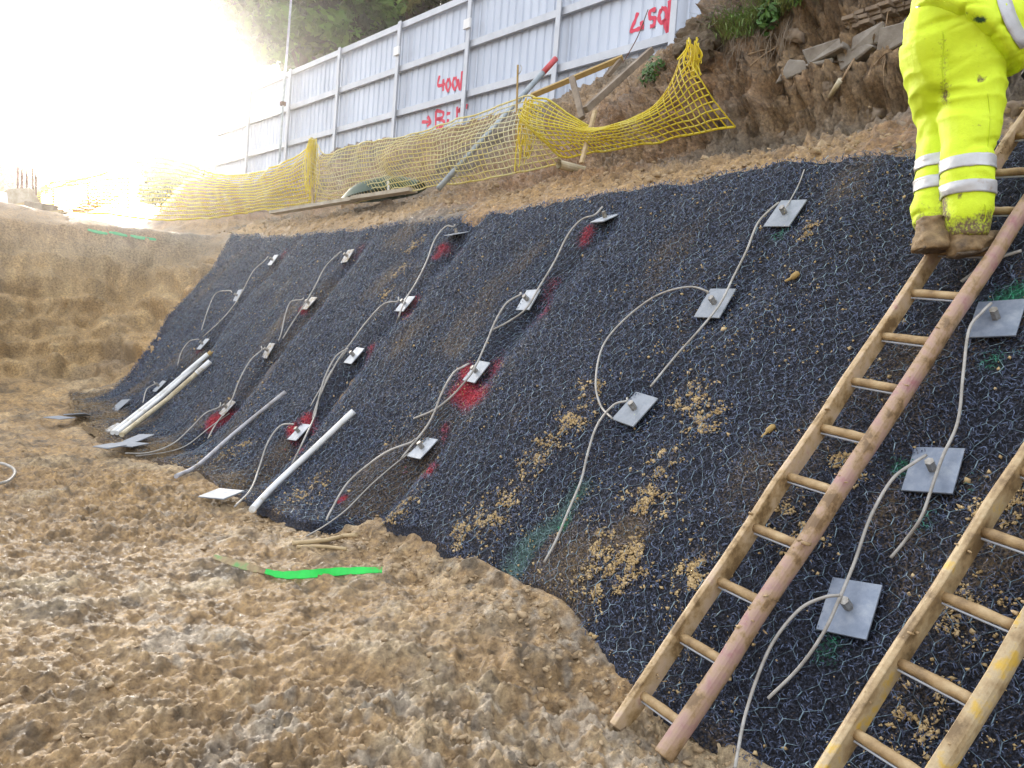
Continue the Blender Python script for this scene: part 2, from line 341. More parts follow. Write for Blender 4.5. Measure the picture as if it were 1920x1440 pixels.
# ------------------------------------------------------------------ ground: one sheet to the horizon
def lump(x, y, z0, s, D):
    """relief of churned clay; returns height and a 0..1 mask of the clod tops"""
    d1, d2 = worley(x+.05*vnoise(x*9, y*9, z0, 1), y+.05*vnoise(x*9, y*9, z0, 2), 9, 3)
    e1, e2 = worley(x, y, 24, 8)
    flo = sstep(.55, .1, z0)*sstep(16, 13.5, s)
    wet = fbm(x, y, z0*0, 1.1, 3, 70)
    big = fbm(x, y, z0, .8, 3, 20)
    mid = fbm(x, y, z0*1.2, 4.2, 4, 31, .55)
    fine = fbm(x, y, z0*1.3, 19, 3, 44, .6)
    rid = fbm(x, y, z0*1.1, 6, 3, 90, .5, True)
    soft = sstep(-.25, .35, fbm(x, y, z0*0, .75, 2, 222)); sme = fbm(s*.35+.3*vnoise(x*1.3, y*1.3, z0, 5), D*1.9+.3*vnoise(x*1.1, y*1.1, z0, 6), z0*0, 3.2, 3, 230, .55, True)
    f = .045*big+.034*mid+.028*sme*(1-soft)+(.012+.022*soft)*fine+.020*np.clip(.75-d1, 0, 1)*np.clip(.5+1.2*mid, 0, 1.3)+.016*np.clip(.55-e1, 0, 1)-(.012+.022*soft)*fbm(x, y, z0, 13, 3, 95, .6, True)-.016*fbm(x, y, z0, 5.5, 2, 96, .5, True)
    bank = sstep(2.4, 3.1, z0)
    strat = vnoise(z0*7+.4*big, s*.35, z0*0, 12)      # bands left by the digger bucket
    b = (1+1.1*sstep(3.2, 3.7, z0)*sstep(8, 5.5, s))*(.12*big+.10*mid+.075*rid+.055*fine+.05*np.clip(.7-d1, 0, 1)+.03*np.clip(.6-e1, 0, 1))+.10*strat*sstep(3.2, 3.8, z0)*sstep(8, 5.5, s)
    cutf = (1-flo)*(1-bank)*sstep(11, 13, s); bank = 1-flo-cutf
    gro = vnoise(D*3.5+.15*z0, z0*.22, s*0, 15)
    c = .20*big+.20*fbm(x, y, z0*1.3, 1.9, 3, 311, .5)-.13*fbm(x, y, z0*1.4, 2.6, 2, 312, .45, True)+.12*strat+.03*gro+.075*fbm(x, y, z0*1.2, 5.5, 2, 313, .5)+.06*np.clip(.7-worley(x*.2+y, z0*1.6+x, 3.2, 14)[0], 0, 1)
    b = b*(.3+.7*sstep(.05, .7, D-np.interp(s, cs, cD)))
    h = flo*f+bank*b+cutf*c
    return h, dict(mid=mid, big=big, rid=rid, fine=fine, wet=wet, flo=flo, bank=bank, cut=cutf, d1=d1, gro=gro)
def make_ground():
    th = np.concatenate([np.linspace(rad(-180), rad(-46), 60, endpoint=False), np.linspace(rad(-46), rad(42), 900, endpoint=False), np.linspace(rad(42), rad(180), 60, endpoint=False)])
    r = [.35]
    while r[-1] < 900:
        k = r[-1]; r.append(k*(1.03 if k < 1.4 else 1.0034 if k < 4.6 else 1.0042 if k < 6.8 else 1.0027 if k < 9.6 else 1.0042 if k < 11 else 1.0019 if k < 15.5 else 1.006 if k < 21 else 1.03 if k < 60 else 1.12))
    r = np.array(r); R, T = np.meshgrid(r, th, indexing='ij')
    x = R*np.sin(T); y = R*np.cos(T); s, D = sd_of(x, y)
    z0 = base(s, D)
    x_ = x; h, q = lump(x, y, z0, s, D)
    near = sstep(60, 25, R)
    inmat = sstep(np.interp(s, ts, tD)+.02, np.interp(s, ts, tD)+.12, D)*sstep(np.interp(s, cs, cD)+.01, np.interp(s, cs, cD)-.12, D)*sstep(np.interp(z0, lz, ls)+.05, np.interp(z0, lz, ls)-.15, s)
    ee = .03; gx = (base(*sd_of(x+ee, y))-base(*sd_of(x-ee, y)))/(2*ee); gy = (base(*sd_of(x, y+ee))-base(*sd_of(x, y-ee)))/(2*ee)
    nn_ = np.sqrt(1+gx*gx+gy*gy); hh = h*near*(1-inmat)
    x = x-gx/nn_*hh; y = y-gy/nn_*hh; z = z0+hh/nn_-.10*inmat
    dtoe = D-np.interp(s, ts, tD)
    heap = .07*np.exp(-((dtoe+.16)/.2)**2)*sstep(5.2, 3.2, s)*sstep(1.9, 2.6, s)*(.6+.8*vnoise(x*3, y*3, 0*x, 61))     # mud thrown up over the mesh toe
    z = z+heap*(z0 < .4)
    lip = .05*np.exp(-((dtoe)/.1)**2)*0
    # ---- soil kinds (albedo)
    def c(*v): return np.array(v)
    clay = c(.40, .262, .128); pale = c(.5, .385, .24); ochre = c(.44, .275, .11); chalk = c(.6, .53, .44); grey = c(.21, .17, .125)
    red = c(.31, .18, .09); dark = c(.085, .06, .04); brown = c(.25, .175, .10); orange = c(.42, .265, .11)
    mix = lambda a, b, t: a*(1-t[..., None])+b*t[..., None]
    A = np.broadcast_to(clay, (*x.shape, 3)).copy()
    A = mix(A, pale, sstep(.0, .55, q['mid']*.6+q['wet']*.5+.1))
    A = mix(A, ochre, .75*np.exp(-((dtoe+.55)/.5)**2)*sstep(4.0, 6.5, s)*(.5+.5*sstep(-.4, .4, q['big'])))
    A = mix(A, ochre*.9, .4*sstep(.1, .6, fbm(x, y, z0*0, .9, 2, 130)))
    ck = fbm(x*1.0, y*.7, z0*0, 2.6, 4, 141, .65)-.06*sstep(2.2, 3.2, R)
    A = mix(A, chalk, sstep(.2, .55, ck+.2*q['mid']+.55*fbm(x, y, z0, 22, 2, 188, .6))*q['flo']*sstep(6.5, 3.5, R)*.55)
    A = mix(A, grey, .6*sstep(.15, -.35, q['rid'])*q['flo'])
    # excavation faces
    fc = mix(np.broadcast_to(c(.40, .265, .12), A.shape), c(.54, .39, .2), sstep(-.2, .5, .3*q['gro']+.6*q['mid']+.5*q['big']))
    fc = mix(fc, brown, sstep(.05, .5, q['big']))
    fc = mix(fc, c(.31, .235, .15), sstep(1.9, 2.6, z0+.4*q['big'])*.8)
    edge = np.exp(-((s-np.interp(z0, lz, ls)-.35)/.4)**2)*sstep(.2, .7, z0)*(D > 2.2)
    fc = mix(fc, orange, .8*edge)
    A = mix(A, fc, q['cut'])
    bk = mix(np.broadcast_to(c(.33, .22, .12), A.shape), red, sstep(-.1, .5, q['big']+.3*q['mid']))
    bk = mix(bk, grey, sstep(.0, .5, fbm(x, y, z0, .7, 2, 99)))
    dcr = D-np.interp(s, cs, cD)
    bk = mix(bk, orange, .85*np.exp(-((dcr-.25)/.35)**2)*sstep(-.35, .25, vnoise(s*.8, D*1.5, 0*s, 55)+.25)*sstep(2, 3.5, s))
    bk = mix(bk, dark, .75*sstep(4.15, 4.7, z0+.25*q['big'])*sstep(7, 5, s))
    A = mix(A, bk, q['bank'])
    gm = sstep(.1, .0, np.abs(q['big']*0+q['fine']*.3))
    wetp = sstep(.02, .3, fbm(x, y, z0, 7, 4, 179, .62)); A = A*(1-.42*wetp*np.clip(.4+q['flo'], 0, 1))[..., None]; A = np.clip(A*(1+.45*(sstep(15, 7, R)*fbm(x, y, z0, 16, 3, 177, .65)+.8*sstep(7, 12, R)*fbm(x, y, z0, 4.2, 2, 178, .6))[..., None]), .01, .8)
    nr, nc = x.shape
    V = np.stack([x, y, z], -1).reshape(-1, 3)
    i = np.arange(nr-1)[:, None]*nc; j = np.arange(nc)[None]; jn = (j+1) % nc
    F = np.stack([(i+j), (i+jn), (i+nc+jn), (i+nc+j)], -1).reshape(-1, 4)
    V = np.vstack([V, [[0, 0, float(base(0., 0.))]]]); cap = len(V)-1
    o = mesh_obj('ground', V, F[:, ::-1], M['soil'], smooth=False)
    at = o.data.attributes.new('albedo', 'FLOAT_COLOR', 'POINT')
    col = np.ones((len(V), 4), np.float32); col[:-1, :3] = A.reshape(-1, 3); at.data.foreach_set('color', col.ravel())
    bm = bmesh.new(); bm.from_mesh(o.data); bm.verts.ensure_lookup_table()
    for k in range(nc): bm.faces.new((bm.verts[k], bm.verts[cap], bm.verts[(k+1) % nc]))
    bm.normal_update(); bm.to_mesh(o.data); bm.free()
    tag(o, kind='structure'); return o
GROUND = make_ground(); bpy.context.view_layer.update()

# ------------------------------------------------------------------ black matting
PAINT = []                                            # (point a, point b, radius, colour)
RED, GRN, TEAL, MUD = (.42, .012, .03), (.02, .24, .11), (.13, .24, .2), (.25, .17, .085)
def strokes(col, lst):
    for a, b, r in lst:
        PAINT.append((hit_slope(*a, .03), hit_slope(*b, .03), r, col))
strokes(RED, [((1100, 425), (1090, 445), .05), ((1030, 520), (1015, 545), .055), ((1015, 545), (1008, 575), .06), ((985, 590), (1000, 575), .06), ((935, 650), (922, 672), .04), ((922, 672), (915, 690), .06), ((865, 725), (885, 740), .10), ((870, 690), (868, 730), .05), ((905, 685), (925, 678), .05),
              ((828, 798), (820, 825), .04), ((755, 872), (780, 875), .06), ((770, 850), (810, 830), .04), ((790, 860), (800, 875), .05), ((825, 458), (850, 465), .06), ((815, 475), (825, 462), .05), ((773, 555), (768, 562), .05), ((748, 580), (760, 588), .04), ((752, 570), (757, 580), .05),
              ((690, 645), (680, 662), .05), ((652, 690), (660, 682), .04), ((680, 670), (676, 684), .03), ((570, 780), (580, 798), .06), ((545, 800), (550, 845), .05), ((530, 840), (560, 840), .04), ((600, 760), (590, 785), .025), ((670, 455), (655, 478), .06), ((640, 490), (650, 482), .05), ((590, 555), (597, 568), .04), ((565, 575), (575, 590), .05),
              ((500, 660), (512, 668), .05), ((518, 640), (514, 650), .03), ((447, 740), (436, 757), .05), ((425, 770), (400, 785), .09), ((392, 800), (400, 785), .05), ((527, 465), (520, 480), .06), ((505, 492), (512, 488), .05), ((442, 565), (437, 572), .05), ((365, 655), (375, 650), .05), ((290, 625), (296, 615), .05), ((284, 627), (288, 622), .04), ((222, 712), (230, 706), .06), ((182, 768), (186, 766), .04), ((640, 940), (645, 936), .03), ((300, 735), (305, 742), .03)])
strokes(GRN, [((1735, 945), (1720, 975), .035), ((1690, 868), (1705, 866), .04), ((1815, 885), (1805, 900), .035), ((1555, 1190), (1540, 1215), .04), ((1862, 655), (1855, 670), .035), ((1905, 535), (1880, 560), .06), ((1915, 625), (1912, 640), .03), ((1830, 600), (1835, 585), .03), ((1465, 425), (1455, 435), .03), ((1085, 905), (1080, 925), .025), ((1060, 965), (1050, 985), .03)])
strokes(TEAL, [((1085, 910), (1040, 975), .06), ((1040, 975), (985, 1015), .07), ((985, 1020), (930, 1110), .08)])
strokes(MUD, [((1065, 790), (1085, 780), .11), ((1100, 722), (1110, 735), .08), ((1000, 860), (1020, 835), .12), ((900, 975), (960, 925), .13), ((860, 1000), (880, 985), .10), ((1100, 1085), (1160, 1075), .10), ((1120, 1010), (1140, 1000), .09), ((1190, 920), (1240, 935), .09), ((1290, 715), (1300, 735), .08), ((1240, 845), (1250, 855), .07), ((1310, 1040), (1290, 1075), .08), ((1185, 1020), (1190, 1050), .07), ((740, 505), (760, 495), .09), ((770, 455), (790, 440), .09), ((720, 550), (730, 535), .06), ((1330, 780), (1320, 770), .08), ((1480, 955), (1500, 985), .10), ((1690, 1280), (1740, 1330), .10), ((1800, 1180), (1850, 1100), .11), ((1870, 960), (1890, 900), .09), ((1600, 870), (1590, 850), .07), ((1510, 420), (1520, 425), .05), ((420, 870), (470, 840), .12), ((560, 960), (600, 900), .15), ((700, 1000), (760, 930), .12)])
PA = np.array([p[0] for p in PAINT]); PB = np.array([p[1] for p in PAINT]); PR = np.array([p[2] for p in PAINT]); PC = np.array([p[3] for p in PAINT])
ISMUD = np.array([p[3] == MUD for p in PAINT])
def paint_of(X):
    """sprayed paint and dried mud on the matting: colour and cover for each point"""
    out = np.zeros((len(X), 4), np.float32); best = np.zeros(len(X))
    for a, b, r, c in zip(PA, PB, PR, PC):
        lo = np.minimum(a, b)-3*r; hi = np.maximum(a, b)+3*r
        i = np.where(((X > lo) & (X < hi)).all(1))[0]
        if not len(i): continue
        ab = b-a; t = np.clip(((X[i]-a)@ab)/(ab@ab+1e-9), 0, 1); d = np.linalg.norm(X[i]-a-ab*t[:, None], axis=1)
        w = np.exp(-(d/(r*1.35))**2*1.0)*(.25 if c[0] == MUD[0] else .55 if c[0] == TEAL[0] else .84)
        k = w > best[i]; out[i[k], :3] = c; best[i] = np.maximum(best[i], w)
    s, D = sd_of(X[:, 0], X[:, 1])
    edge = np.interp(s, ts, tD)
    n = fbm(s, D, s*0, 2.3, 3, 202)
    mud = np.clip(sstep(.75, .0, (D-edge)-.25*n)*.62*(.12+.88*sstep(5.5, 9, s))+.30*sstep(.0, .6, n)+.12*sstep(0, .4, fbm(s*3, D, s*0, 1.5, 2, 207)), 0, 1)
    k = mud > best; out[k, :3] = MUD; best = np.maximum(best, mud)
    out[:, 3] = best
    return out
def set_paint(o, X):
    at = o.data.attributes.new('paint', 'FLOAT_COLOR', 'POINT'); at.data.foreach_set('color', paint_of(np.asarray(X)).ravel())
def mat_point(p, q):
    """p 0..1 along the wall, q 0..1 from toe to crest"""
    zq = q*2.9
    sl_ = np.interp(zq, lz, ls)+.05*vnoise(zq*4, zq*0, zq*0, 77)
    s = -1.6+p*(sl_+1.6)
    a = np.interp(s, ts, tD)+.035*vnoise(s*2.5, s*0, s*0, 8); b = np.interp(s, cs, cD)+.02+.03*vnoise(s*3.1, s*0, s*0, 9)
    return s, a+(b-a)*q
def make_mat():
    nu, nv = 620, 150
    p, q = np.meshgrid(np.linspace(0, 1, nu), np.linspace(0, 1, nv), indexing='ij')
    s, D = mat_point(p, q); x, y = xy_of(s, D); z = surf(s, D)
    tuck = sstep(.0, .02, q)*sstep(1.0, .985, q)*sstep(1, .996, p)
    z = z+.010*vnoise(s*28, D*30, s*0, 30)-.05*(1-tuck)
    V = np.stack([x, y, z], -1).reshape(-1, 3)
    i = np.arange(nu-1)[:, None]*nv; j = np.arange(nv-1)[None]
    F = np.stack([i+j, i+j+1, i+nv+j+1, i+nv+j], -1).reshape(-1, 4)
    o = mesh_obj('erosion_mat', V, F[:, ::-1], M['mat'], smooth=True); set_paint(o, V)
    tag(o, 'black fibrous erosion matting covering the whole cut slope', 'matting')
    # loose loops of the matting's fibre
    n = 135000
    # more, finer where it is nearest
    u = RNG.random(n)**1.35; v = RNG.random(n)
    s, D = mat_point(u, v*.99+.005); x, y = xy_of(s, D); z = surf(s, D)
    Pc = np.stack([x, y, z], -1)
    dist = np.linalg.norm(Pc-ORG, axis=1)
    d = RNG.normal(size=(n, 3)); d /= np.linalg.norm(d, axis=1)[:, None]; d = d*.8+E3*0
    L = (.007+.010*RNG.random(n)+.0006*dist)[:, None]; w = (.0007+.00034*dist)[:, None]
    out = NRM*(.004+.012*RNG.random(n))[:, None]
    sd_ = np.cross(d, NRM); sd_ /= np.linalg.norm(sd_, axis=1)[:, None]+1e-9
    a = Pc+out-d*L; b = Pc+out*1.6; c = Pc+out+d*L*.9+sd_*L*.6
    VV = np.stack([a-sd_*w, a+sd_*w, b-sd_*w, b+sd_*w, c-sd_*w, c+sd_*w], 1).reshape(-1, 3)
    k = np.arange(n)[:, None]*6
    FF = np.concatenate([k+np.array([[0, 1, 3, 2]]), k+np.array([[2, 3, 5, 4]])])
    f = mesh_obj('mat_fibre', VV, FF, M['fibre'], o); set_paint(f, VV); tag(f, kind='stuff')
    return o
make_mat()

def make_wire():
    cw, ch, tw = .085, .100, .030                      # cell width along the wall, row pitch up it, twist length
    smin_, smax_ = -1.6, float(ls.max())+.1; lmax = 6.0
    rows = int(lmax/(ch*.5+tw*.5)) ; hstep = (ch-tw)/2+tw
    E = []; TWS = []
    for r in range(rows):
        y0 = r*hstep; n = int((smax_-smin_)/cw); xs = smin_+np.arange(n)*cw+(cw/2 if r % 2 else 0)
        a = np.stack([xs, np.full(n, y0)], 1); b = np.stack([xs, np.full(n, y0+tw)], 1)
        cl = np.stack([xs-cw/2, np.full(n, y0+hstep)], 1); cr = np.stack([xs+cw/2, np.full(n, y0+hstep)], 1)
        E += [np.stack([a, b], 1), np.stack([b, cl], 1), np.stack([b, cr], 1)]; TWS += [np.ones(n), np.zeros(n), np.zeros(n)]
    E = np.concatenate(E); TWS = np.concatenate(TWS)
    Q = E.reshape(-1, 2); u, l = Q[:, 0], Q[:, 1]
    u2 = u+.05*vnoise(u*1.7, l*1.7, u*0, 301)+.020*vnoise(u*6, l*6, u*0, 302)+.009*vnoise(u*17, l*17, u*0, 306); l2 = l+.04*vnoise(u*1.9, l*1.9, u*0, 303)+.02*vnoise(u*7, l*7, u*0, 304)+.009*vnoise(u*17, l*17, u*0, 307)
    edge = np.interp(u2, ts, tD)+.03
    D = edge+l2*CA
    # on the flat apron the netting lies flat: keep its true length
    x, y = xy_of(u2, D); z = surf(u2, D)+.019+.014*vnoise(u2*5, D*8, u*0, 305)+.010*vnoise(u2*24, D*24, u*0, 308)
    ok = (D < np.interp(u2, cs, cD)+.02) & (D > edge-.05) & (u2 < np.interp(base(u2, D), lz, ls)-.01)
    A = np.stack([x, y, z], -1).reshape(-1, 2, 3); keep = ok.reshape(-1, 2).all(1); A = A[keep]; TW = TWS[keep]
    a, b = A[:, 0], A[:, 1]; t = b-a; t /= np.linalg.norm(t, axis=1)[:, None]+1e-9
    n1 = np.cross(t, NRM); n1 /= np.linalg.norm(n1, axis=1)[:, None]+1e-9; n2 = np.cross(t, n1)
    dist = np.linalg.norm((a+b)/2-ORG, axis=1)
    r = (np.where(TW > 0, .0024, .0013))[:, None]
    V = []
    for p in (a, b):
        for k in range(3):
            an = 2*math.pi*k/3; V.append(p+r*(math.cos(an)*n1+math.sin(an)*n2))
    V = np.stack(V, 1).reshape(-1, 3); k = np.arange(len(a))[:, None]*6
    F = np.concatenate([k+np.array([[i, (i+1) % 3, 3+(i+1) % 3, 3+i]]) for i in range(3)])
    o = mesh_obj('wire_netting', V, F, M['wire']); set_paint(o, V)
    o.data.attributes['paint'].data.foreach_get('color', buf := np.zeros(len(V)*4, np.float32))
    bb = buf.reshape(-1, 4); bb[:, 3] *= np.where(np.abs(bb[:, 0]-MUD[0]) < .01, .55, .9); o.data.attributes['paint'].data.foreach_set('color', bb.ravel())
    tag(o, 'galvanised hexagonal wire netting stretched over the black matting', 'wire netting')
make_wire()

# ------------------------------------------------------------------ soil crumbs on the matting, clods on the floor
def ico(sub=1):
    bm = bmesh.new(); bmesh.ops.create_icosphere(bm, subdivisions=sub, radius=1); V = np.array([v.co[:] for v in bm.verts]); F = np.array([[v.index for v in f.verts] for f in bm.faces]); bm.free(); return V, F
OCT_V = np.array([[1, 0, 0], [-1, 0, 0], [0, 1, 0], [0, -1, 0], [0, 0, 1], [0, 0, -1.]]); OCT_F = np.array([[0, 2, 4], [2, 1, 4], [1, 3, 4], [3, 0, 4], [2, 0, 5], [1, 2, 5], [3, 1, 5], [0, 3, 5]])
def scatter(name, Pc, R, bv, bf, mat_, jit=.35, flat=.7, smooth=False):
    n = len(Pc); A = RNG.normal(size=(n, 3, 3)); Qm, _ = np.linalg.qr(A)
    bv = np.sign(bv)*np.abs(bv)**.7
    V = bv[None]*(1+jit*RNG.normal(size=(n, len(bv), 1)))*(1+.35*RNG.normal(size=(n, 1, 3)))
    V = np.einsum('nij,nkj->nki', Qm, V)*R[:, None, None]; V[:, :, 2] *= flat; V += Pc[:, None]
    F = (np.arange(n)[:, None, None]*len(bv)+bf[None]).reshape(-1, 3)
    return mesh_obj(name, V.reshape(-1, 3), F, mat_, smooth=smooth)
def make_crumbs():
    pts = []; rr = []
    for a, b, r, c in zip(PA[ISMUD], PB[ISMUD], PR[ISMUD], PC[ISMUD]):
        n = int(500+6500*r); t = RNG.random(n)[:, None]; q = a+(b-a)*t+RNG.normal(size=(n, 2))@np.stack([E3, UPS])*(r*.62)
        keep = vnoise(q[:, 0]*22, q[:, 1]*22, q[:, 2]*22, 400)+.6*vnoise(q[:, 0]*60, q[:, 1]*60, q[:, 2]*60, 401) > .12
        q = q[keep]; pts.append(q); rr.append(.0022+.0075*RNG.random(len(q))**2.2)
    n = 42000; u = RNG.random(n)**1.1; v = RNG.random(n)**1.25
    s, D = mat_point(u, v); x, y = xy_of(s, D)
    w = fbm(s, D, s*0, 1.6, 3, 210)+.40*sstep(.9, .0, D-np.interp(s, ts, tD)); fine = vnoise(s*18, D*24, s*0, 411)
    k = (w > .12) & (fine > .05); pts.append(np.stack([x, y, x*0], -1)[k]); rr.append(.002+.006*RNG.random(k.sum())**2)
    k2 = RNG.random(n) < .03; pts.append(np.stack([x, y, x*0], -1)[k2]); rr.append(.003+.011*RNG.random(k2.sum())**2)
    Pc = np.concatenate(pts); R = np.concatenate(rr); s, D = sd_of(Pc[:, 0], Pc[:, 1]); Pc[:, 2] = surf(s, D)+.012
    ok = (D < np.interp(s, cs, cD)) & (D > np.interp(s, ts, tD)); Pc, R = Pc[ok], R[ok]
    o = scatter('soil_crumbs', Pc, R, OCT_V, OCT_F, M['crumb'], .3, .9); tag(o, 'dry ochre soil crumbs caught in the netting on the slope', 'soil crumbs', kind='stuff')
make_crumbs()
def ground_z(x, y):
    s, D = sd_of(x, y); z0 = base(s, D); h, _ = lump(x, y, z0, s, D)
    dtoe = D-np.interp(s, ts, tD); heap = .07*np.exp(-((dtoe+.16)/.2)**2)*sstep(5.2, 3.2, s)*sstep(1.9, 2.6, s)*(.6+.8*vnoise(x*3, y*3, 0*x, 61))*(z0 < .4)
    return z0+h+heap
def make_clods():
    v1, f1 = ico(1)
    n = 3500; r = 1.8+9*RNG.random(n)**1.6; th = rad(-40)+rad(76)*RNG.random(n); x = r*np.sin(th); y = r*np.cos(th); s, D = sd_of(x, y)
    k = (D < np.interp(s, ts, tD)+.03) & (s < 14) & (fbm(x, y, x*0, 1.3, 2, 500)+.5*RNG.random(n) > .1); x, y, r = x[k], y[k], r[k]
    R = (.003+.012*RNG.random(len(x))**3)
    # extra heaps of lumps along the near toe
    m_ = 700; ss = 1.3+4.2*RNG.random(m_); dd = np.interp(ss, ts, tD)-.02-np.abs(RNG.normal(size=m_))*.16; xx, yy = xy_of(ss, dd)
    x = np.concatenate([x, xx]); y = np.concatenate([y, yy]); R = np.concatenate([R, .004+.015*RNG.random(m_)**2.6])
    o = scatter('mud_clods', np.stack([x, y, ground_z(x, y)+R*.2], -1), R, v1, f1, M['clod'], .30, .7); tag(o, 'loose lumps of brown clay strewn over the pit floor', 'clods', kind='stuff')
    # rubble on the bank above the matting
    n = 4500; ss = 1.5+15*RNG.random(n)**1.2; dd = np.interp(ss, cs, cD)+.08+np.abs(RNG.normal(size=n))*.8; x, y = xy_of(ss, dd); R = .005+.022*RNG.random(n)**3.2
    o = scatter('bank_rubble', np.stack([x, y, ground_z(x, y)+R*.2], -1), R, v1, f1, M['clod'], .30, .8); tag(o, 'crumbled soil and small stones on the bank above the matting', 'rubble', kind='stuff')
make_clods()

# ------------------------------------------------------------------ soil nails: plate, coupler, nut, cable
COLN = {0: 'farthest left column', 1: 'second column from left', 2: 'third column from left', 3: 'red sprayed middle column', 4: 'clean column left of ladders', 5: 'column between the ladders'}
ROWN = {0: 'topmost', 1: 'second from the top', 2: 'third from the top', 3: 'lowest'}
CABLE = {
 (5, 1): [(1868, 592), (1842, 585), (1817, 618), (1806, 700), (1796, 790), (1768, 855), (1750, 905), (1728, 968), (1700, 1010), (1670, 1046)],
 (5, 2): [(1748, 878), (1712, 869), (1672, 900), (1632, 970), (1602, 1055), (1575, 1120), (1545, 1185), (1500, 1250), (1440, 1310)],
 (5, 3): [(1583, 1133), (1545, 1120), (1500, 1142), (1452, 1200), (1420, 1270), (1395, 1350), (1378, 1440)],
 (4, 0): [(1470, 395), (1443, 394), (1420, 420), (1400, 470), (1375, 520), (1350, 570), (1310, 620), (1265, 670), (1220, 725)],
 (4, 1): [(1341, 566), (1325, 546), (1290, 538), (1230, 555), (1170, 600), (1130, 650), (1117, 715), (1126, 760), (1148, 785)],
 (4, 2): [(1190, 765), (1174, 752), (1150, 760), (1120, 797), (1102, 850), (1090, 900), (1065, 960), (1042, 1015), (1020, 1055)],
 (3, 0): [(1130, 412), (1115, 403), (1090, 412), (1065, 440), (1040, 490), (1010, 540), (985, 580), (950, 605), (920, 620)],
 (3, 1): [(990, 558), (975, 553), (950, 568), (930, 600), (915, 635), (895, 680), (880, 705), (850, 740), (815, 768), (776, 785)],
 (3, 2): [(893, 692), (870, 687), (850, 700), (828, 738), (815, 772), (800, 800), (775, 832), (752, 860)],
 (3, 3): [(795, 840), (770, 830), (730, 845), (690, 872), (650, 908), (622, 955), (612, 975)],
 (2, 0): [(857, 437), (850, 425), (835, 425), (815, 450), (800, 490), (780, 530), (760, 562), (749, 590), (744, 605)],
 (2, 1): [(757, 572), (745, 565), (720, 570), (690, 600), (660, 640), (636, 672), (612, 715), (595, 755), (586, 785)],
 (2, 2): [(663, 663), (650, 655), (630, 668), (610, 705), (598, 745), (590, 780), (572, 820), (548, 870)],
 (2, 3): [(562, 805), (548, 795), (525, 799), (502, 830), (485, 880), (470, 918), (440, 950)],
 (1, 0): [(652, 480), (635, 475), (610, 500), (590, 538), (570, 572), (545, 610), (530, 635)],
 (1, 1): [(580, 570), (565, 562), (545, 566), (535, 590), (528, 622), (522, 640)],
 (1, 2): [(504, 656), (490, 657), (470, 675), (450, 710), (430, 760), (405, 795), (390, 822)],
 (1, 3): [(428, 768), (410, 764), (385, 775), (358, 802), (330, 828), (300, 843), (270, 850), (235, 850)],
 (0, 0): [(513, 488), (495, 490), (475, 508), (455, 545), (440, 570), (415, 600), (380, 632)],
 (0, 1): [(445, 550), (430, 545), (405, 550), (390, 580), (378, 618)],
 (0, 2): [(382, 644), (372, 636), (355, 640), (340, 660), (333, 685)],
 (0, 3): [(302, 724), (290, 720), (275, 730), (268, 755)]}
TILT = {(2, 0): 34, (3, 0): 24, (0, 1): -16, (0, 0): -8, (1, 2): -12, (3, 3): 8, (2, 3): 6, (1, 0): -10}
EXTRA = {(4, 0): 'bare plate with thin wire above', (4, 1): 'plate with wide hooped cable', (4, 2): 'bright plate above green streak',
         (5, 1): 'dark plate at the photo edge', (5, 2): 'plate crossed by a cable', (5, 3): 'plate beside yellow ladder'}
for key, px in NAIL.items():
    c, r = key
    p0 = cast(*px, surf, .012); tl = rad(TILT.get(key, RNG.normal()*3)); rz = RNG.normal()*.06+(.10 if c == 5 else 0)
    n = unit(NRM*math.cos(tl)-UPS*math.sin(tl)*-1*1.0) if tl else NRM
    up = unit(UPS*math.cos(rz)+E3*math.sin(rz)); up = unit(up-n*(up@n)); sx = np.cross(up, n)
    lab = f"steel soil nail plate, {ROWN[r]} in the {COLN[c]}" if key not in EXTRA else f"{EXTRA[key]}, {ROWN[r]} in the {COLN[c]}"
    t = empty('soil_nail', lab, 'soil nail', tuple(p0), 'soil nails in rows over the slope')
    hw, hh = (.092, .108) if c >= 4 else (.08, .095)
    pc = p0+n*.03
    o = MB().add(*obox(pc, sx*hw, up*hh, n*.0045)).build('bearing_plate', M[('plate', 'plate_muddy', 'plate', 'plate', 'plate_mid', 'plate_sky_tint')[c]], t); bevel(o, .0015, 1)
    b0 = pc+n*.004
    nut = MB().add(*tube([b0, b0+n*.05], .018, 6)).build('nut', M['nut'], t)
    MB().add(*tube([b0+n*.05, b0+n*.056, b0+n*.062], [.022, .0225, .020], 12)).build('washer', M['nut'], nut)
    MB().add(*tube([b0+n*.06, b0+n*.095], .010, 8)).build('bar_end', M['nut'], nut)
    cp = CABLE[key]; offs = [.12, .155, .16, .13, .09, .06, .045] + [.04]*20
    sc = 1.0 if c >= 3 else .9
    Q = [b0+n*.085]
    for i, q in enumerate(cp[1:], 1):
        p_ = cast(*q, surf, offs[i]*1.4*sc); near_ = min(np.linalg.norm(p_-v) for k_, v in NP.items() if k_ != key)
        Q.append(cast(*q, surf, max(offs[i]*1.4*sc, .14 if near_ < .2 else 0)))
    MB().add(*tube(catmull(Q, 6), .0062 if c >= 4 else .0075, 7)).build('cable', M['cable'], t, smooth=True)
def loose_cable(px, offs, label, r=.004):
    Q = [cast(*q, surf, o) for q, o in zip(px, offs)]
    tag(MB().add(*tube(catmull(Q, 6), r, 6)).build('loose_wire', M['cable'], smooth=True), label, 'wire')
loose_cable([(1508, 318), (1498, 345), (1482, 375), (1470, 395)], [.03, .06, .07, .12], 'thin wire running from the crest down to the highest bare plate')
loose_cable([(1915, 470), (1870, 485), (1835, 505), (1803, 528)], [.05, .06, .06, .05], 'short pale cable end sticking out beside the upper ladder stile', .008)
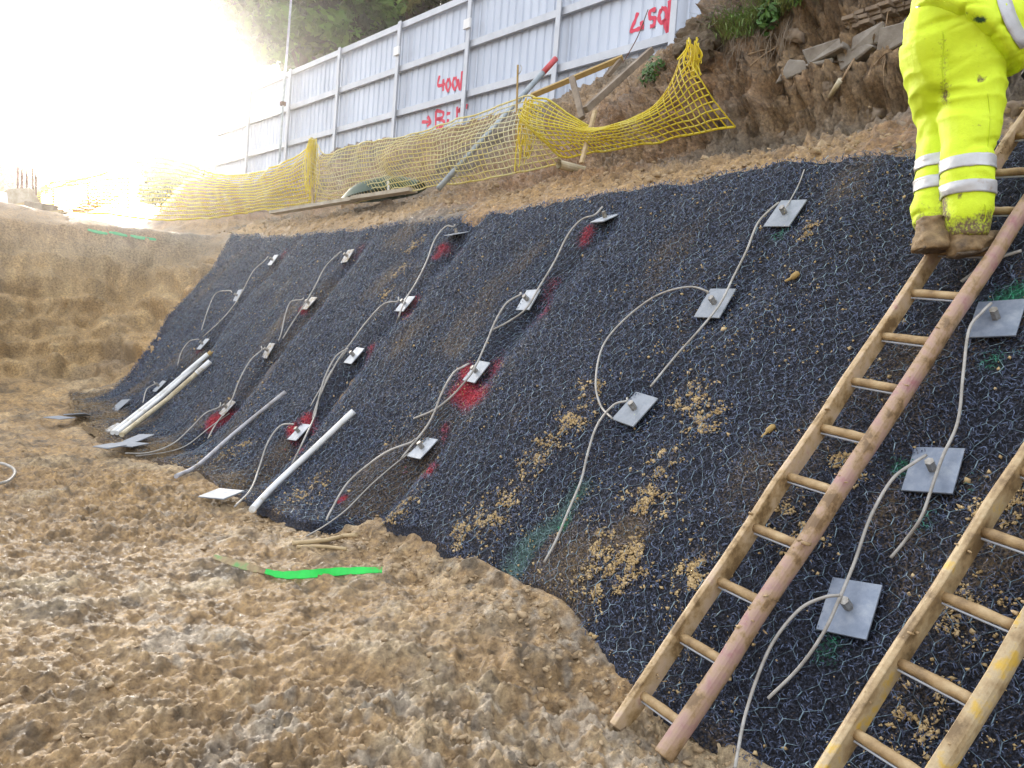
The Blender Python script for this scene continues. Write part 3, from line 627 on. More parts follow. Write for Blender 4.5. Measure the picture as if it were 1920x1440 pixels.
loose_cable([(800, 832), (760, 855), (700, 905), (650, 955), (610, 985), (575, 1005)], [.05]*6, 'long wire trailing from the lowest red sprayed plate to the toe', .005)
loose_cable([(430, 775), (395, 800), (350, 835), (310, 848), (255, 855)], [.04]*5, 'second wire trailing towards the loose plates at the far toe', .006)
loose_cable([(652, 655), (625, 690), (600, 730), (582, 762)], [.06, .05, .05, .04], 'thin wire hanging beside the third plate of the third column', .005)

# ------------------------------------------------------------------ ladders
def line_hit(a, b, off): return hit_slope(*a, off), hit_slope(*b, off)
def ladder(label, L, R, rung_px, off, stile_l, stile_r, ext, nr):
    l0, l1 = line_hit(*L, off); r0, r1 = line_hit(*R, off)
    l1 = l0+unit(l1-l0)*ext; r1 = r0+unit(r1-r0)*(ext-.0)
    dl = unit(l1-l0); dr = unit(r1-r0)
    t = empty('ladder', label, 'ladder', tuple((l0+r0)/2), 'muddy wooden ladders on the slope')
    across = unit(r0-l0-dl*((r0-l0)@dl)); nn = unit(np.cross(across, dl)); nn = nn*np.sign(nn@NRM)
    def stile(a, d, half, mt, side):
        k = 26; P_ = [a+d*(-.06+(ext+.06)*i/k) for i in range(k+1)]; V = []; F = []
        # half-round pole: flat inner face, rounded outer face
        prof = [(.018, -.047), (.018, .047)]+[(-.018-.030*math.sin(math.pi*j/7)*1.0+.0, .047*math.cos(math.pi*j/7)) for j in range(0, 8)]
        prof = [(.016, -.045), (.016, .045)]+[(-.026*math.sin(math.pi*j/8)-.002, .045*math.cos(math.pi*j/8)) for j in range(9)]
        n = len(prof)
        for i, p in enumerate(P_):
            tp = 1-.12*i/k
            for u, v in prof: V.append(p+across*side*u*tp+nn*v*tp+across*.003*math.sin(i*1.7+side)+nn*.002*math.sin(i*2.3))
        for i in range(k):
            for j in range(n): F.append((i*n+j, i*n+(j+1) % n, (i+1)*n+(j+1) % n, (i+1)*n+j))
        F.append(tuple(range(n-1, -1, -1))); F.append(tuple(k*n+j for j in range(n)))
        if side > 0: pass
        o = MB().add(V, F).build('stile', mt, t)
        bm = bmesh.new(); bm.from_mesh(o.data); bmesh.ops.recalc_face_normals(bm, faces=bm.faces); bm.to_mesh(o.data); bm.free()
        bevel(o, .003, 1); return o
    stile(l0, dl, 0, stile_l, 1); stile(r0, dr, 0, stile_r, -1)
    # rungs
    tt = []
    for q in rung_px:
        h = hit_slope(*q, off); tt.append((h-l0)@dl)
    sp = (tt[-1]-tt[0])/(len(tt)-1)
    i = 0
    z = tt[0]
    while z-sp > .05: z -= sp
    while z < ext-.05:
        a = l0+dl*z; w = (r0-l0)@dl; b = r0+dr*((a-r0)@dr)
        a2, b2 = a+across*.012, b-across*.012
        P_ = [a2+(b2-a2)*k/8 for k in range(9)]
        rr = [.0165+.0025*math.sin(math.pi*k/8)+.001*RNG.normal() for k in range(9)]
        o = MB().add(*tube(P_, rr, 10)).build('rung', M['rung'], t, smooth=True)
        if i % 1 == 0:
            s_ = -nn*.012-dl*.02
            MB().add(*tube([a2+s_, b2+s_], .004, 6)).build('tie_rod', M['rail'], t)
        # dried mud caked on the rung and stile
        z += sp; i += 1
    mp = []
    for k in range(26):
        a, d_ = (l0, dl) if RNG.random() < .5 else (r0, dr); z_ = tt[0]+sp*int(RNG.integers(0, 12))+RNG.normal()*.07 if RNG.random() < .6 else RNG.random()*ext
        for j in range(int(RNG.integers(2, 9))): mp.append(a+d_*(z_+RNG.normal()*.022)+nn*(.043 if RNG.random() < .3 else RNG.random()*.08-.04)+across*(RNG.normal()*.014))
    mp = np.array(mp); v1, f1 = ico(1); ob = scatter('dried_mud', local(t, mp), .003+.009*RNG.random(len(mp))**2.2, v1, f1, M['rung'], .3, .5); ob.parent = t; tag(ob, kind='stuff')
    return t, l0, dl, r0, dr, nn, sp, tt
LAD = ladder('long muddy red painted ladder with a workman standing on it', ((1174, 1340), (1757, 470)), ((1263, 1393), (1863, 480)),
             [(1200, 1300), (1266, 1199), (1336, 1098), (1404, 1001), (1470, 908), (1535, 815), (1596, 723), (1655, 634), (1712, 549)], .13, M['tan'], M['pink'], 4.9, 0)
LAD2 = ladder('yellow painted muddy ladder nearest the camera, cut off by the photo edge', ((1553, 1438), (1915, 870)), ((1766, 1438), (1980, 1086)),
              [(1575, 1357), (1665, 1230), (1743, 1108), (1817, 988)], .15, M['yellow'], M['yellow'], 4.6, 0)

# ------------------------------------------------------------------ loose pipes, poles and plates
def pole(name, pts, offs, r, mt, label, cat, group=None, f=None, n=10, parts=()):
    Q = [cast(*q, f or surf, o) for q, o in zip(pts, offs)]
    V = catmull(Q, 4) if len(Q) > 2 else np.array(Q)
    o = MB().add(*tube(V, r, n)).build(name, mt, smooth=False); o.data.polygons.foreach_set('use_smooth', [len(p.vertices) == 4 for p in o.data.polygons])
    return tag(o, label, cat, group), Q
def two_tone(label, pts, offs, r, mt, capm, rc, clen):
    Q = [cast(*q, surf, o) for q, o in zip(pts, offs)]
    t = empty('plastic_pipe', label, 'pipe', tuple(Q[0]), 'pipes bundled near the far toe')
    MB().add(*tube(Q, r, 10)).build('pipe_barrel', mt, t)
    d = unit(Q[-1]-Q[-2]); MB().add(*tube([Q[-1]-d*clen, Q[-1]+d*.05], rc, 10)).build('socket_end', capm, t)
two_tone('white plastic pipe with socket, leftmost of the bundle near the far toe', [(211, 811), (300, 740), (384, 669)], [.06, .08, .09], .025, M['pvc'], M['pvc'], .031, .35)
two_tone('upper mud coated pipe with brown end, between the others in the bundle', [(219, 812), (306, 742), (391, 665)], [.05, .06, .06], .024, M['pvc'], M['timber_yellow'], .030, .12)
two_tone('tan mud coated pipe with white end, rightmost of the bundle near the far toe', [(228, 815), (312, 750), (388, 683)], [.06, .08, .09], .027, M['pvc_tan'], M['pvc'], .033, .16)
pole('plastic_pole', [(330, 893), (372, 872), (440, 812), (535, 735)], [.03, .06, .08, .10], .019, M['greypole'], 'grey plastic pole with bent foot lying up the slope', 'pole')
pole('timber_pole', [(473, 955), (520, 905), (590, 840), (663, 771)], [.04, .06, .08, .09], .024, M['pvc'], 'straight white pole propped on the lower slope', 'pole')
def loose_plate(px, tilt, rz, label, f=surf, off=.03, hw=.1, hh=.1, mt='plate_mid', n=None):
    p = cast(*px, f, off); nn = n if n is not None else unit(NRM*math.cos(tilt)+Z3*math.sin(tilt))
    up = unit(UPS*math.cos(rz)+E3*math.sin(rz)); up = unit(up-nn*(up@nn)); sx = np.cross(up, nn)
    t = MB().add(*obox(p, sx*hw, up*hh, nn*.005)).build('steel_plate', M[mt]); bevel(t, .0015, 1)
    return tag(t, label, 'steel plate', 'loose steel plates at the toe')
loose_plate((222, 762), .2, .2, 'loose bluish steel plate lying flat on the far lower slope', hw=.15, hh=.13)
loose_plate((112, 783), .9, .5, 'dark loose plate lying farthest left at the toe', n=Z3, hw=.12, hh=.12, off=.05)
loose_plate((146, 778), .9, .9, 'pale loose plate beside the farthest left one', n=unit(Z3+E3*.25), hw=.12, hh=.11, off=.05)
loose_plate((206, 772+64), .9, .3, 'pale plate under the lower end of the pipe bundle nearest the camera', n=unit(Z3-N3*.1), hw=.11, hh=.10, off=.05)
loose_plate((210, 803), .6, .1, 'small muddy plate tucked under the pipe bundle ends', hw=.1, hh=.1, mt='plate_muddy')
loose_plate((258, 822), .5, .3, 'large grey plate on the fold of matting right of the pipe ends', n=unit(Z3-N3*.35), hw=.13, hh=.11, off=.05)
loose_plate((240, 833), .5, .5, 'thin dark plate seen edge on below the large grey plate', n=unit(Z3-N3*.05), hw=.14, hh=.12, off=.04)
loose_plate((415, 926), .7, .35, 'single pale plate lying alone on the toe of the matting', n=unit(Z3-N3*.2), hw=.13, hh=.1, off=.04)

# green painted strip, hose, sticks
def strip(name, px, w, mt, label, cat, f=base, off=.025, th=.008, lean=0):
    Q = catmull([cast(*q, f, off) for q in px], 6); V = []; F = []
    T = np.gradient(Q, axis=0); n = len(Q)
    for i in range(n):
        t = unit(T[i]); sd_ = unit(np.cross(t, Z3)); u = unit(Z3*math.cos(lean)+sd_*math.sin(lean)); x = unit(np.cross(t, u))
        ww = w*(.5+.6*math.sin(math.pi*min(1, (i+1)/(n*1.15)))+.08*math.sin(i*1.9))
        for a, b in ((-1, -1), (1, -1), (1, 1), (-1, 1)): V.append(Q[i]+x*a*ww/2+u*b*th/2)
    for i in range(n-1):
        for k in range(4): F.append((i*4+k, i*4+(k+1) % 4, i*4+4+(k+1) % 4, i*4+4+k))
    F += [(3, 2, 1, 0), tuple((n-1)*4+k for k in range(4))]
    return tag(MB().add(V, F).build(name, mt), label, cat)
gl = empty('green_lath', 'bent wooden lath lying on the floor, half of it sprayed bright green', 'lath', tuple(cast(530, 1087)))
for nm_, px_, mt_, w_ in (('bare_end', [(400, 1052), (432, 1062), (465, 1072), (500, 1081)], 'lath_bare', .036), ('painted_end', [(497, 1080), (530, 1087), (580, 1085), (640, 1080), (716, 1077)], 'green', .042)):
    o_ = strip(nm_, px_, w_, M[mt_], None, None, lean=.9)
    for v in o_.data.vertices: v.co = v.co-gl.location
    o_.parent = gl
pole('hose', [(-30, 878), (2, 880), (24, 890), (26, 902), (10, 914), (-30, 920)], [.04, .05, .05, .05, .04, .04], .012, M['cable'], 'end of a pale grey hose loop on the left of the floor', 'hose', f=base)
for px, r, lab in [([(548, 1024), (600, 1020), (640, 1012)], .014, 'longest dry stick lying on the floor by the toe'), ([(556, 1031), (600, 1030), (650, 1035)], .011, 'dry stick just below the longest one by the toe'), ([(640, 1010), (668, 1008)], .014, 'short thick stick end nearest the netting toe')]:
    pole('stick', px, [.018]*len(px), r, M['timber'], lab, 'stick', 'dry sticks by the toe', f=base, n=6)
pole('stick', [(1428, 820), (1440, 808), (1453, 797)], [.03]*3, [.006]*4+[.014]*4+[.005], M['timber_yellow'], 'brown cigar-shaped stick lying on the netting left of the ladder', 'stick', n=7)
pole('stick', [(1472, 528), (1486, 520), (1498, 511)], [.03]*3, [.008]*4+[.018]*4+[.01], M['timber_yellow'], 'ochre wood chip caught in the netting below the highest bare plate', 'stick', n=6)
# green sprayed line on the cut face at the back
for i, seg in enumerate([[(166, 432), (185, 437), (203, 440)], [(206, 437), (222, 440), (240, 444)], [(246, 443), (262, 447), (294, 451)]]):
    strip('spray_line', seg, .055, M['greenspray'], ['left', 'middle', 'right'][i]+' dash of green spray paint on the far earth face', 'paint mark', off=.02, th=.01, lean=1.1)

# ------------------------------------------------------------------ hoarding fence
FA = np.array([.82, 13.3]); FD = np.array([-.655, .755]); FD = FD/np.linalg.norm(FD)
FD3 = np.array([*FD, 0]); FN3 = np.array([-FD[1], FD[0], 0])      # towards the pit
def f_t(px):
    dx = ray(px, 150)/1.0; a = dx[:2]
    mt = np.array([[FD[0], -a[0]], [FD[1], -a[1]]]); return np.linalg.solve(mt, -FA)[0]
def fz(t): return 7.03+.02*t
def fpt(t, z): return np.array([FA[0]+FD[0]*t, FA[1]+FD[1]*t, fz(t)+z])
def make_fence():
    f = empty('hoarding_fence', 'tall galvanised sheet hoarding with rails above the excavation', 'fence', tuple(fpt(0, -1.6)))
    ts_ = [f_t(x) for x in (390, 415, 474, 548, 638, 748, 877, 1044, 1259)]
    ts_ = ts_+[ts_[-1]-3.0, ts_[-1]-6.0, ts_[-1]-9.0]
    for a, b in zip(ts_[:-1], ts_[1:]):
        # corrugated sheet of one bay, behind the rails
        n = max(4, int(abs(a-b)/.21)); V = []; F = []
        for i in range(n+1):
            for k, (u, dpt) in enumerate(((0, 0), (.62, 0), (.7, .02), (.92, .02))):
                tt = a+(b-a)*min(1, (i+u)/n if i < n else 1)
                for z in (-1.75, -.95, 0, .93): V.append(fpt(tt, z)-FN3*(.075+dpt))
        m_ = (n+1)*4
        for i in range(m_-4):
            for k in range(3): F.append((i*4+k, i*4+k+1, i*4+k+5, i*4+k+4))
        o = MB().add(V, F).build('corrugated_sheet', M['sheet'], f)
        so_ = o.modifiers.new('thickness', 'SOLIDIFY'); so_.thickness = .002
        for z in (.93, 0, -.95):
            MB().add(*beam(fpt(a, z)-FN3*.005, fpt(b, z)-FN3*.005, .06, .13)).build('rail', M['rail'], f)
    for i, t in enumerate(ts_):
        w = .11
        mb = MB().add(*beam(fpt(t, -1.9)+FN3*.075, fpt(t, 1.0)+FN3*.075, w, .02, FN3)); mb.add(*beam(fpt(t, -1.9)+FN3*.035, fpt(t, 1.0)+FN3*.035, .02, .058, FN3))
        mb.build('post', M['rail'], f)
        if i in (5, 6): MB().add(*obox(fpt(t, .36)+FN3*.105, FD3*.10, Z3*.09, FN3*.02)).build('clamp', M['white'], f)
    # spray painted marks
    Zp = lambda pts: [(640+x/3, y/3) for x, y in pts]
    marks = {'450V in red spray paint': [[(1668, 70), (1650, 120), (1630, 172), (1665, 165), (1702, 150)], [(1688, 118), (1692, 160)], [(1768, 52), (1738, 62), (1736, 100), (1762, 102), (1758, 138), (1736, 150)], [(1800, 50), (1786, 95), (1800, 128), (1828, 95), (1822, 52), (1798, 46)], [(1815, 105), (1836, 178), (1846, 0)]],
             '400V in red spray paint': [[(552, 425), (544, 480), (585, 472)], [(574, 445), (572, 512)], [(602, 440), (590, 478), (598, 510), (613, 480), (606, 440)], [(636, 432), (626, 470), (636, 502), (652, 470), (642, 432)], [(656, 445), (667, 505), (679, 400)]],
             'red sprayed arrow': [[(453, 686), (502, 686)], [(484, 655), (502, 686), (482, 712)]],
             'red sprayed letter B': [[(532, 622), (530, 716)], [(532, 622), (572, 632), (566, 662), (536, 668), (576, 682), (568, 712), (534, 716)]],
             'upper red dash': [[(592, 640), (612, 637)]], 'lower red dash': [[(592, 680), (606, 677)]],
             'red sprayed blot': [[(652, 600), (650, 660)], [(652, 630), (690, 600), (688, 655)], [(660, 612), (684, 645)]], 'red sprayed tick': [[(706, 584), (702, 612)]]}
    for lab, sts in marks.items():
        mb = MB()
        for st in sts:
            Q = [hit_plane(x, y, fpt(0, 0)-FN3*.070, FN3) for x, y in Zp(st)]
            Q = catmull(Q, 5); T = np.gradient(Q, axis=0); V = []
            for i in range(len(Q)):
                t = unit(T[i]); w = np.cross(t, FN3)*(.032+.006*math.sin(i*1.3)); V += [Q[i]-w, Q[i]+w]
            mb.add(V, [(2*i, 2*i+1, 2*i+3, 2*i+2) for i in range(len(Q)-1)])
        o = mb.build('paint_mark', M['redpaint'], f); o['label'] = lab
make_fence()
# thin scaffold tube standing in front of the hoarding, rising out of the picture
t_ = f_t(548); b = fpt(t_, -1.2)+FN3*.22; e = fpt(t_, 0)+FN3*.22
pt = empty('scaffold_pole', 'tall grey scaffold tube standing against the hoarding, rising above it', 'pole', tuple(b))
top = P(558, -60, 23.0); top = np.array([b[0], b[1], 0])+np.array([0.08, 0, fz(t_)+4.6])
MB().add(*tube([b-Z3*.6, e, top], .03, 8)).build('tube', M['pole'], pt); MB().add(*obox(e+Z3*.05, FD3*.06, Z3*.05, FN3*.06)).build('coupler', M['rust'], pt)

# ------------------------------------------------------------------ barrier netting
def dD(x, y, D): r = ray(x, y); return D/(r[0]*N2[0]+r[1]*N2[1])
def make_net(label, nodes, rows, mt, bulge, seed, pitch=.078, amp=.07, wd=.0072):
    """nodes: (top x, top y, bottom x, bottom y, depth) along the run"""
    Tp = catmull([P(a, b, d+.1) for a, b, c, e, d in nodes], 12); Bp = catmull([P(c, e, d) for a, b, c, e, d in nodes], 12)
    mid = (Tp+Bp)/2; L = np.concatenate([[0], np.cumsum(np.linalg.norm(np.diff(mid, axis=0), axis=1))]); n = int(L[-1]/pitch)
    u = np.linspace(0, L[-1], n+1); Tq = np.stack([np.interp(u, L, Tp[:, k]) for k in range(3)], 1); Bq = np.stack([np.interp(u, L, Bp[:, k]) for k in range(3)], 1)
    v = np.linspace(0, 1, rows+1)[None, :, None]
    G = Bq[:, None]*(1-v)+Tq[:, None]*v
    U = u[:, None]+0*v[..., 0]; Vv = v[..., 0]+0*U
    out = np.array([-N2[0], -N2[1], 0])
    b = bulge*np.sin(math.pi*Vv)+amp*vnoise(U*1.3, Vv*2.2, U*0, seed)*np.sin(math.pi*np.clip(Vv, .12, .9))+.03*vnoise(U*4, Vv*3, U*0, seed+1)
    G = G+out*b[..., None]
    G[..., 2] += .05*vnoise(U*.9, Vv*1.5, U*0, seed+2)+.012*vnoise(U*6, Vv*6, U*0, seed+4)
    G += FD3*(.06*vnoise(U*.8, Vv*2, U*0, seed+3))[..., None]
    V = []; F = []
    def ribbon(A, w):
        T = np.gradient(A, axis=0); T /= np.linalg.norm(T, axis=1, keepdims=True)+1e-9
        sdv = np.cross(T, out); sdv /= np.linalg.norm(sdv, axis=1, keepdims=True)+1e-9
        o = len(V)
        for p, s_ in zip(A, sdv):
            V.extend([p-s_*w, p+out*.003, p+s_*w, p-out*.003])
        for i in range(len(A)-1):
            for k in range(4): F.append((o+i*4+k, o+i*4+(k+1) % 4, o+i*4+4+(k+1) % 4, o+i*4+4+k))
    for j in range(rows+1): ribbon(G[:, j], wd if 0 < j < rows else wd*1.5)
    for i in range(n+1): ribbon(G[i], wd*.9)
    o = mesh_obj('barrier_netting', np.array(V), np.array(F), mt)
    tag(o, label, 'netting', 'plastic barrier netting along the crest'); return o
def nd(ax, ay, bx, by, D=None, dep=None): return (ax, ay, bx, by, dep if dep else dD(bx, by, D))
make_net('yellow netting run left of the clustered stake, low and billowing', [nd(95, 345, 88, 392, dep=17), nd(160, 335, 150, 397, dep=17), nd(225, 315, 215, 402, dep=17), nd(288, 296, 275, 412, dep=16.8), nd(330, 304, 335, 415, dep=16.4), nd(390, 322, 400, 408, dep=15.7), nd(440, 328, 450, 400, dep=14.9), nd(500, 316, 505, 394, dep=13.9), nd(545, 300, 550, 388, dep=13.2), nd(584, 272, 592, 382, dep=12.6)], 14, M['net'], .15, 600, wd=.0125)
make_net('pale yellow netting run between the clustered stake and the hooked bar', [nd(588, 270, 594, 384, dep=12.6), nd(610, 292, 625, 384, dep=12.2), nd(650, 278, 670, 383, dep=11.6), nd(700, 266, 725, 372, dep=10.9), nd(760, 256, 780, 358, dep=10.2), nd(820, 238, 838, 345, dep=9.6), nd(880, 214, 895, 335, dep=9.1), nd(935, 195, 950, 322, dep=8.7), nd(985, 178, 1000, 312, dep=8.35), nd(1012, 196, 1060, 302, dep=8.1)], 13, M['netpale'], .16, 640, amp=.10)
make_net('bright yellow netting sagging at the right and gathered up to a peak', [nd(990, 180, 1012, 260, dep=8.2), nd(1020, 184, 1045, 296, dep=8.0), nd(1060, 208, 1090, 290, dep=7.8), nd(1105, 234, 1130, 284, dep=7.55), nd(1150, 240, 1175, 278, dep=7.3), nd(1200, 220, 1225, 270, dep=7.05), nd(1245, 178, 1275, 258, dep=6.85), nd(1278, 125, 1320, 250, dep=6.65), nd(1292, 88, 1345, 245, dep=6.5), nd(1306, 84, 1380, 236, dep=6.35)], 12, M['net'], .22, 680, pitch=.07, amp=.05)
make_net('orange netting scrap behind the yellow run at far left', [nd(225, 322, 132, 394, dep=17.5), nd(232, 345, 150, 396, dep=17.4), nd(240, 365, 172, 397, dep=17.3)], 14, M['netorange'], .03, 720, wd=.016)
def bunch(px, d, h, n, label, w=.05):
    """netting gathered and tied into a tuft"""
    p = P(*px, d); mb = MB()
    for i in range(n):
        a = RNG.random()*6.28; q = p+np.array([math.cos(a)*w, math.sin(a)*w, -RNG.random()*.05]); l = p+np.array([math.cos(a)*w*1.3*RNG.random()*2, math.sin(a)*w*1.3, -h*(.5+.6*RNG.random())])
        m_ = (q+l)/2+RNG.normal(size=3)*.03
        mb.add(*tube(catmull([q+np.array([0, 0, .05*RNG.random()]), m_, l], 4), .006, 4))
    tag(mb.build('netting_tuft', M['net']), label, 'netting')
bunch((586, 262), 12.5, .9, 34, 'netting gathered into a yellow tuft on the clustered stake', .06)
bunch((1299, 82), 6.4, .25, 30, 'netting knotted into a yellow tuft at the right hand peak', .045)
bunch((990, 190), 8.3, .7, 16, 'netting strands gathered at the hooked bar', .05)

# stakes, tube and broken timbers among the netting
def spole(name, a, da, b, db, r, mt, label, cat, n=8): return tag(MB().add(*tube([P(*a, da), P(*b, db)], r, n)).build(name, mt), label, cat)
spole('timber_stake', (586, 390), 12.55, (584, 258), 12.55, .02, M['timber'], 'stake wrapped with gathered netting between the two long runs', 'stake', 6)
st = empty('hooked_bar', 'thin steel bar with hooked top standing behind the netting', 'bar', tuple(P(966, 318, 8.5)))
MB().add(*tube([P(966, 322, 8.5), P(971, 122, 8.5)], .011, 7)).build('bar', M['timber_yellow'], st); MB().add(*tube(catmull([P(971, 140, 8.48), P(975, 136, 8.45), P(978, 128, 8.45), P(976, 122, 8.45)], 4), .004, 5)).build('hook', M['nut'], st)
lt = empty('leaning_tube', 'grey scaffold tube with red end leaning across the netting', 'tube', tuple(P(822, 354, 9.3)))
pa, pb = P(822, 354, 9.2), P(1042, 110, 9.9); MB().add(*tube([pa, pa+(pb-pa)*.89], .034, 12)).build('tube', M['pole'], lt, smooth=True); MB().add(*tube([pa+(pb-pa)*.885, pb], .036, 12)).build('red_end', M['redend'], lt, smooth=True)
def plank(name, a, da, b, db, w, h, mt, label, cat='timber', group=None): o = MB().add(*beam(P(*a, da), P(*b, db), w, h, NRM)).build(name, mt); bevel(o, .004, 1); return tag(o, label, cat, group)
plank('timber_stake', (1116, 207), 7.6, (1090, 306), 7.55, .045, .03, M['timber'], 'short pale wooden stake holding up the sagging netting')
plank('timber_rail', (996, 180), 9.6, (1168, 108), 9.2, .05, .06, M['timber_yellow'], 'long ochre timber lying along the foot of the hoarding')
plank('timber_brace', (1164, 112), 9.2, (1140, 142), 9.2, .05, .05, M['timber_dark'], 'short dark brace under the end of the ochre timber')
plank('timber_prop', (1222, 94), 8.9, (1098, 206), 8.3, .06, .07, M['timber_dark'], 'weathered grey prop leaning on the bank below the hoarding')
plank('timber_post', (1072, 145), 8.7, (1092, 222), 8.3, .06, .05, M['timber_dark'], 'broken dark stake standing beside the leaning prop')
plank('timber_beam', (1325, 52), 8.3, (1500, -25), 7.6, .10, .12, M['timber_dark'], 'long weathered beam lying along the top of the bank at right')
wr = [P(1215, 18, 9.5), P(1195, 70, 9.4), P(1168, 118, 9.2)]
tag(MB().add(*tube(catmull(wr, 5), .006, 5)).build('wire_rod', M['rust']), 'thin bent rod sticking up in front of the 450V mark', 'rod')
# upturned green tub behind the netting
tb = empty('green_tub', 'dark green upturned tub with two white legs behind the netting', 'tub', tuple(P(715, 368, 11.4)))
V = []; F = []; a, b_ = P(650, 372, 11.8), P(790, 345, 10.9); ax = unit(b_-a); Lg = np.linalg.norm(b_-a); sdn = unit(np.cross(ax, Z3))
for i in range(13):
    u = i/12; rr = math.sin(math.pi*min(.97, max(.03, u)))**.45; 
    for k in range(12):
        an = math.pi*k/11; V.append(a+ax*Lg*u+Z3*(.24*rr*math.sin(an)**.7-.05)+sdn*.30*rr*math.cos(an))
for i in range(12):
    for k in range(11): F.append((i*12+k, i*12+k+1, i*12+k+13, i*12+k+12))
MB().add(V, F).build('tub_shell', M['barrow'], tb, smooth=True)
for x in ((727, 340, 729, 368), (757, 348, 760, 364)): MB().add(*tube([P(x[0], x[1], 10.9), P(x[2], x[3], 10.85)], .018, 6)).build('leg', M['white'], tb)
def kerb(pts, w, h, label):
    mb = MB()
    for (a, b2) in zip(pts[:-1], pts[1:]): mb.add(*beam(P(*a), P(*b2), w, h))
    tag(mb.build('concrete_strip', M['concrete']), label, 'concrete strip')
kerb([(512, 399, 13.2), (664, 374, 11.4)], .14, .05, 'thicker length of pale concrete strip under the clustered stake')
kerb([(665, 372, 11.3), (775, 356, 10.3)], .14, .05, 'near length of concrete strip below the green tub')
# pipe mouth under the netting
c0 = P(1048, 308, 7.75); q0 = c0-unit(ray(1048, 308))*.05
tag(MB().add(*tube([q0, q0+N3*.5], .045, 12, cap=False)).add(*tube([q0-N3*.002, q0+N3*.5], .037, 12, cap=False)).build('buried_pipe', M['pvc_tan']), 'mouth of a buried pipe poking from the bank under the netting', 'pipe')

# ------------------------------------------------------------------ cut bank at right: slabs, stones, roots, plants
def rock(c, R, mt, name, label, cat, parent=None, seed=0, sub=3, flat=(1, 1, 1), axes=None, jag=.5):
    bv, bf = ico(sub); d = 1+jag*vnoise(bv[:, 0]*1.4+seed, bv[:, 1]*1.4, bv[:, 2]*1.4, seed)+.28*vnoise(bv[:, 0]*3.5+seed, bv[:, 1]*3.5, bv[:, 2]*3.5, seed)
    d = d+.12*vnoise(bv[:, 0]*9, bv[:, 1]*9+seed, bv[:, 2]*9, seed+1)
    V = bv*d[:, None]; V = np.sign(V)*np.abs(V)**.62*R*np.array(flat)
    if axes is not None: V = V[:, :1]*axes[0]+V[:, 1:2]*axes[1]+V[:, 2:]*axes[2]
    V = V+c
    o = mesh_obj(name, local(parent, V) if parent else V, bf, mt, parent)
    return tag(o, label, cat)
def bank(px, off=0): return cast(*px, base, off)
sb = empty('broken_slab', 'grey buried slab broken into lengths, showing in the bank beside the workman', 'slab', tuple(bank((1600, 110))))
ax_ = [E3, None, None]
for i, (a, b2, th) in enumerate([((1462, 138), (1505, 128), .10), ((1508, 112), (1590, 84), .10), ((1500, 128), (1560, 112), .07), ((1592, 84), (1660, 66), .11), ((1585, 110), (1650, 82), .10), ((1652, 82), (1720, 60), .13), ((1662, 62), (1715, 38), .10), ((1540, 122), (1590, 108), .06)]):
    pa, pb = bank(a, .0), bank(b2, .0); d = unit(pb-pa); c = (pa+pb)/2+N3*.02
    V, F = beam(pa+N3*.07, pb+N3*.07, .24, th); V = np.array(V)+RNG.normal(size=(8, 3))*.026
    o = MB().add(V, F).build('slab_piece', M['concrete_grey'], sb); bevel(o, .01, 1)
bw = empty('brick_footing', 'courses of dark old brickwork showing in the bank above the slab', 'brickwork', tuple(bank((1650, 30))))
for r in range(3):
    for k in range(6):
        px = (1592+k*22+r*5, 44+r*9-8*k*.9-12)
        p = bank(px, .0); o = MB().add(*obox(p+N3*.012+RNG.normal(size=3)*.006, E3*.052, N3*.05, Z3*.017)).build('brick', M['stone'], bw); bevel(o, .004, 1)
for i, (px, R, lab) in enumerate([((1625, 218), .10, 'large pale brown boulder in the bank with a red smear'), ((1672, 212), .055, 'squarish stone right of the large boulder in the bank'), ((1700, 240), .10, 'long slanting rock beside the workman legs'), ((1455, 255), .07, 'small stone low in the bank left of the boulder'), ((1540, 160), .07, 'dark stone under the slab'), ((1255, 170), .10, 'rounded soil block below the weed on the bank'), ((1210, 150), .11, 'dark block of soil under the hoarding foot'), ((1885, 205), .08, 'stone at the crest behind the ladder top'), ((1480, 60), .10, 'dark stone hanging among the grass roots'), ((850, 344), .05, 'small yellow stone at the foot of the leaning tube')]):
    rock(bank(px, -.02)+N3*R*.55, R, M['stone'] if i != 9 else M['crumb'], 'bank_stone', lab, 'stone', seed=i*7+3, flat=(1, .7, .62), axes=[unit(E3+Z3*.3*(i % 3-1)), N3, Z3])
lump_mb = []
for k, (px, d_, R_) in enumerate([((1288, 84), 7.7, .10), ((1306, 62), 7.9, .12), ((1322, 48), 8.0, .08), ((1276, 96), 7.6, .07), ((1312, 92), 7.6, .10), ((1330, 74), 7.8, .11), ((1300, 110), 7.5, .09)]):
    o_ = rock(P(*px, d_), R_, M['darksoil'], 'soil_mound', None, None, seed=91+k*5, sub=3, flat=(1.2, .9, .8), axes=[E3, N3, Z3], jag=.7); lump_mb.append(o_)
mbq = MB()
for o_ in lump_mb:
    mbq.add([v.co[:] for v in o_.data.vertices], [tuple(p.vertices) for p in o_.data.polygons]); bpy.data.objects.remove(o_)
tag(mbq.build('soil_mound', M['darksoil']), 'dark lump of overhanging soil left of the grassy edge', 'soil lump')
pole('cut_pipe', [(1560, 195), (1580, 160)], [.06, .05], [.02, .022], M['pvc_tan'], 'broken pale pipe end sticking out of the bank', 'pipe', f=base)
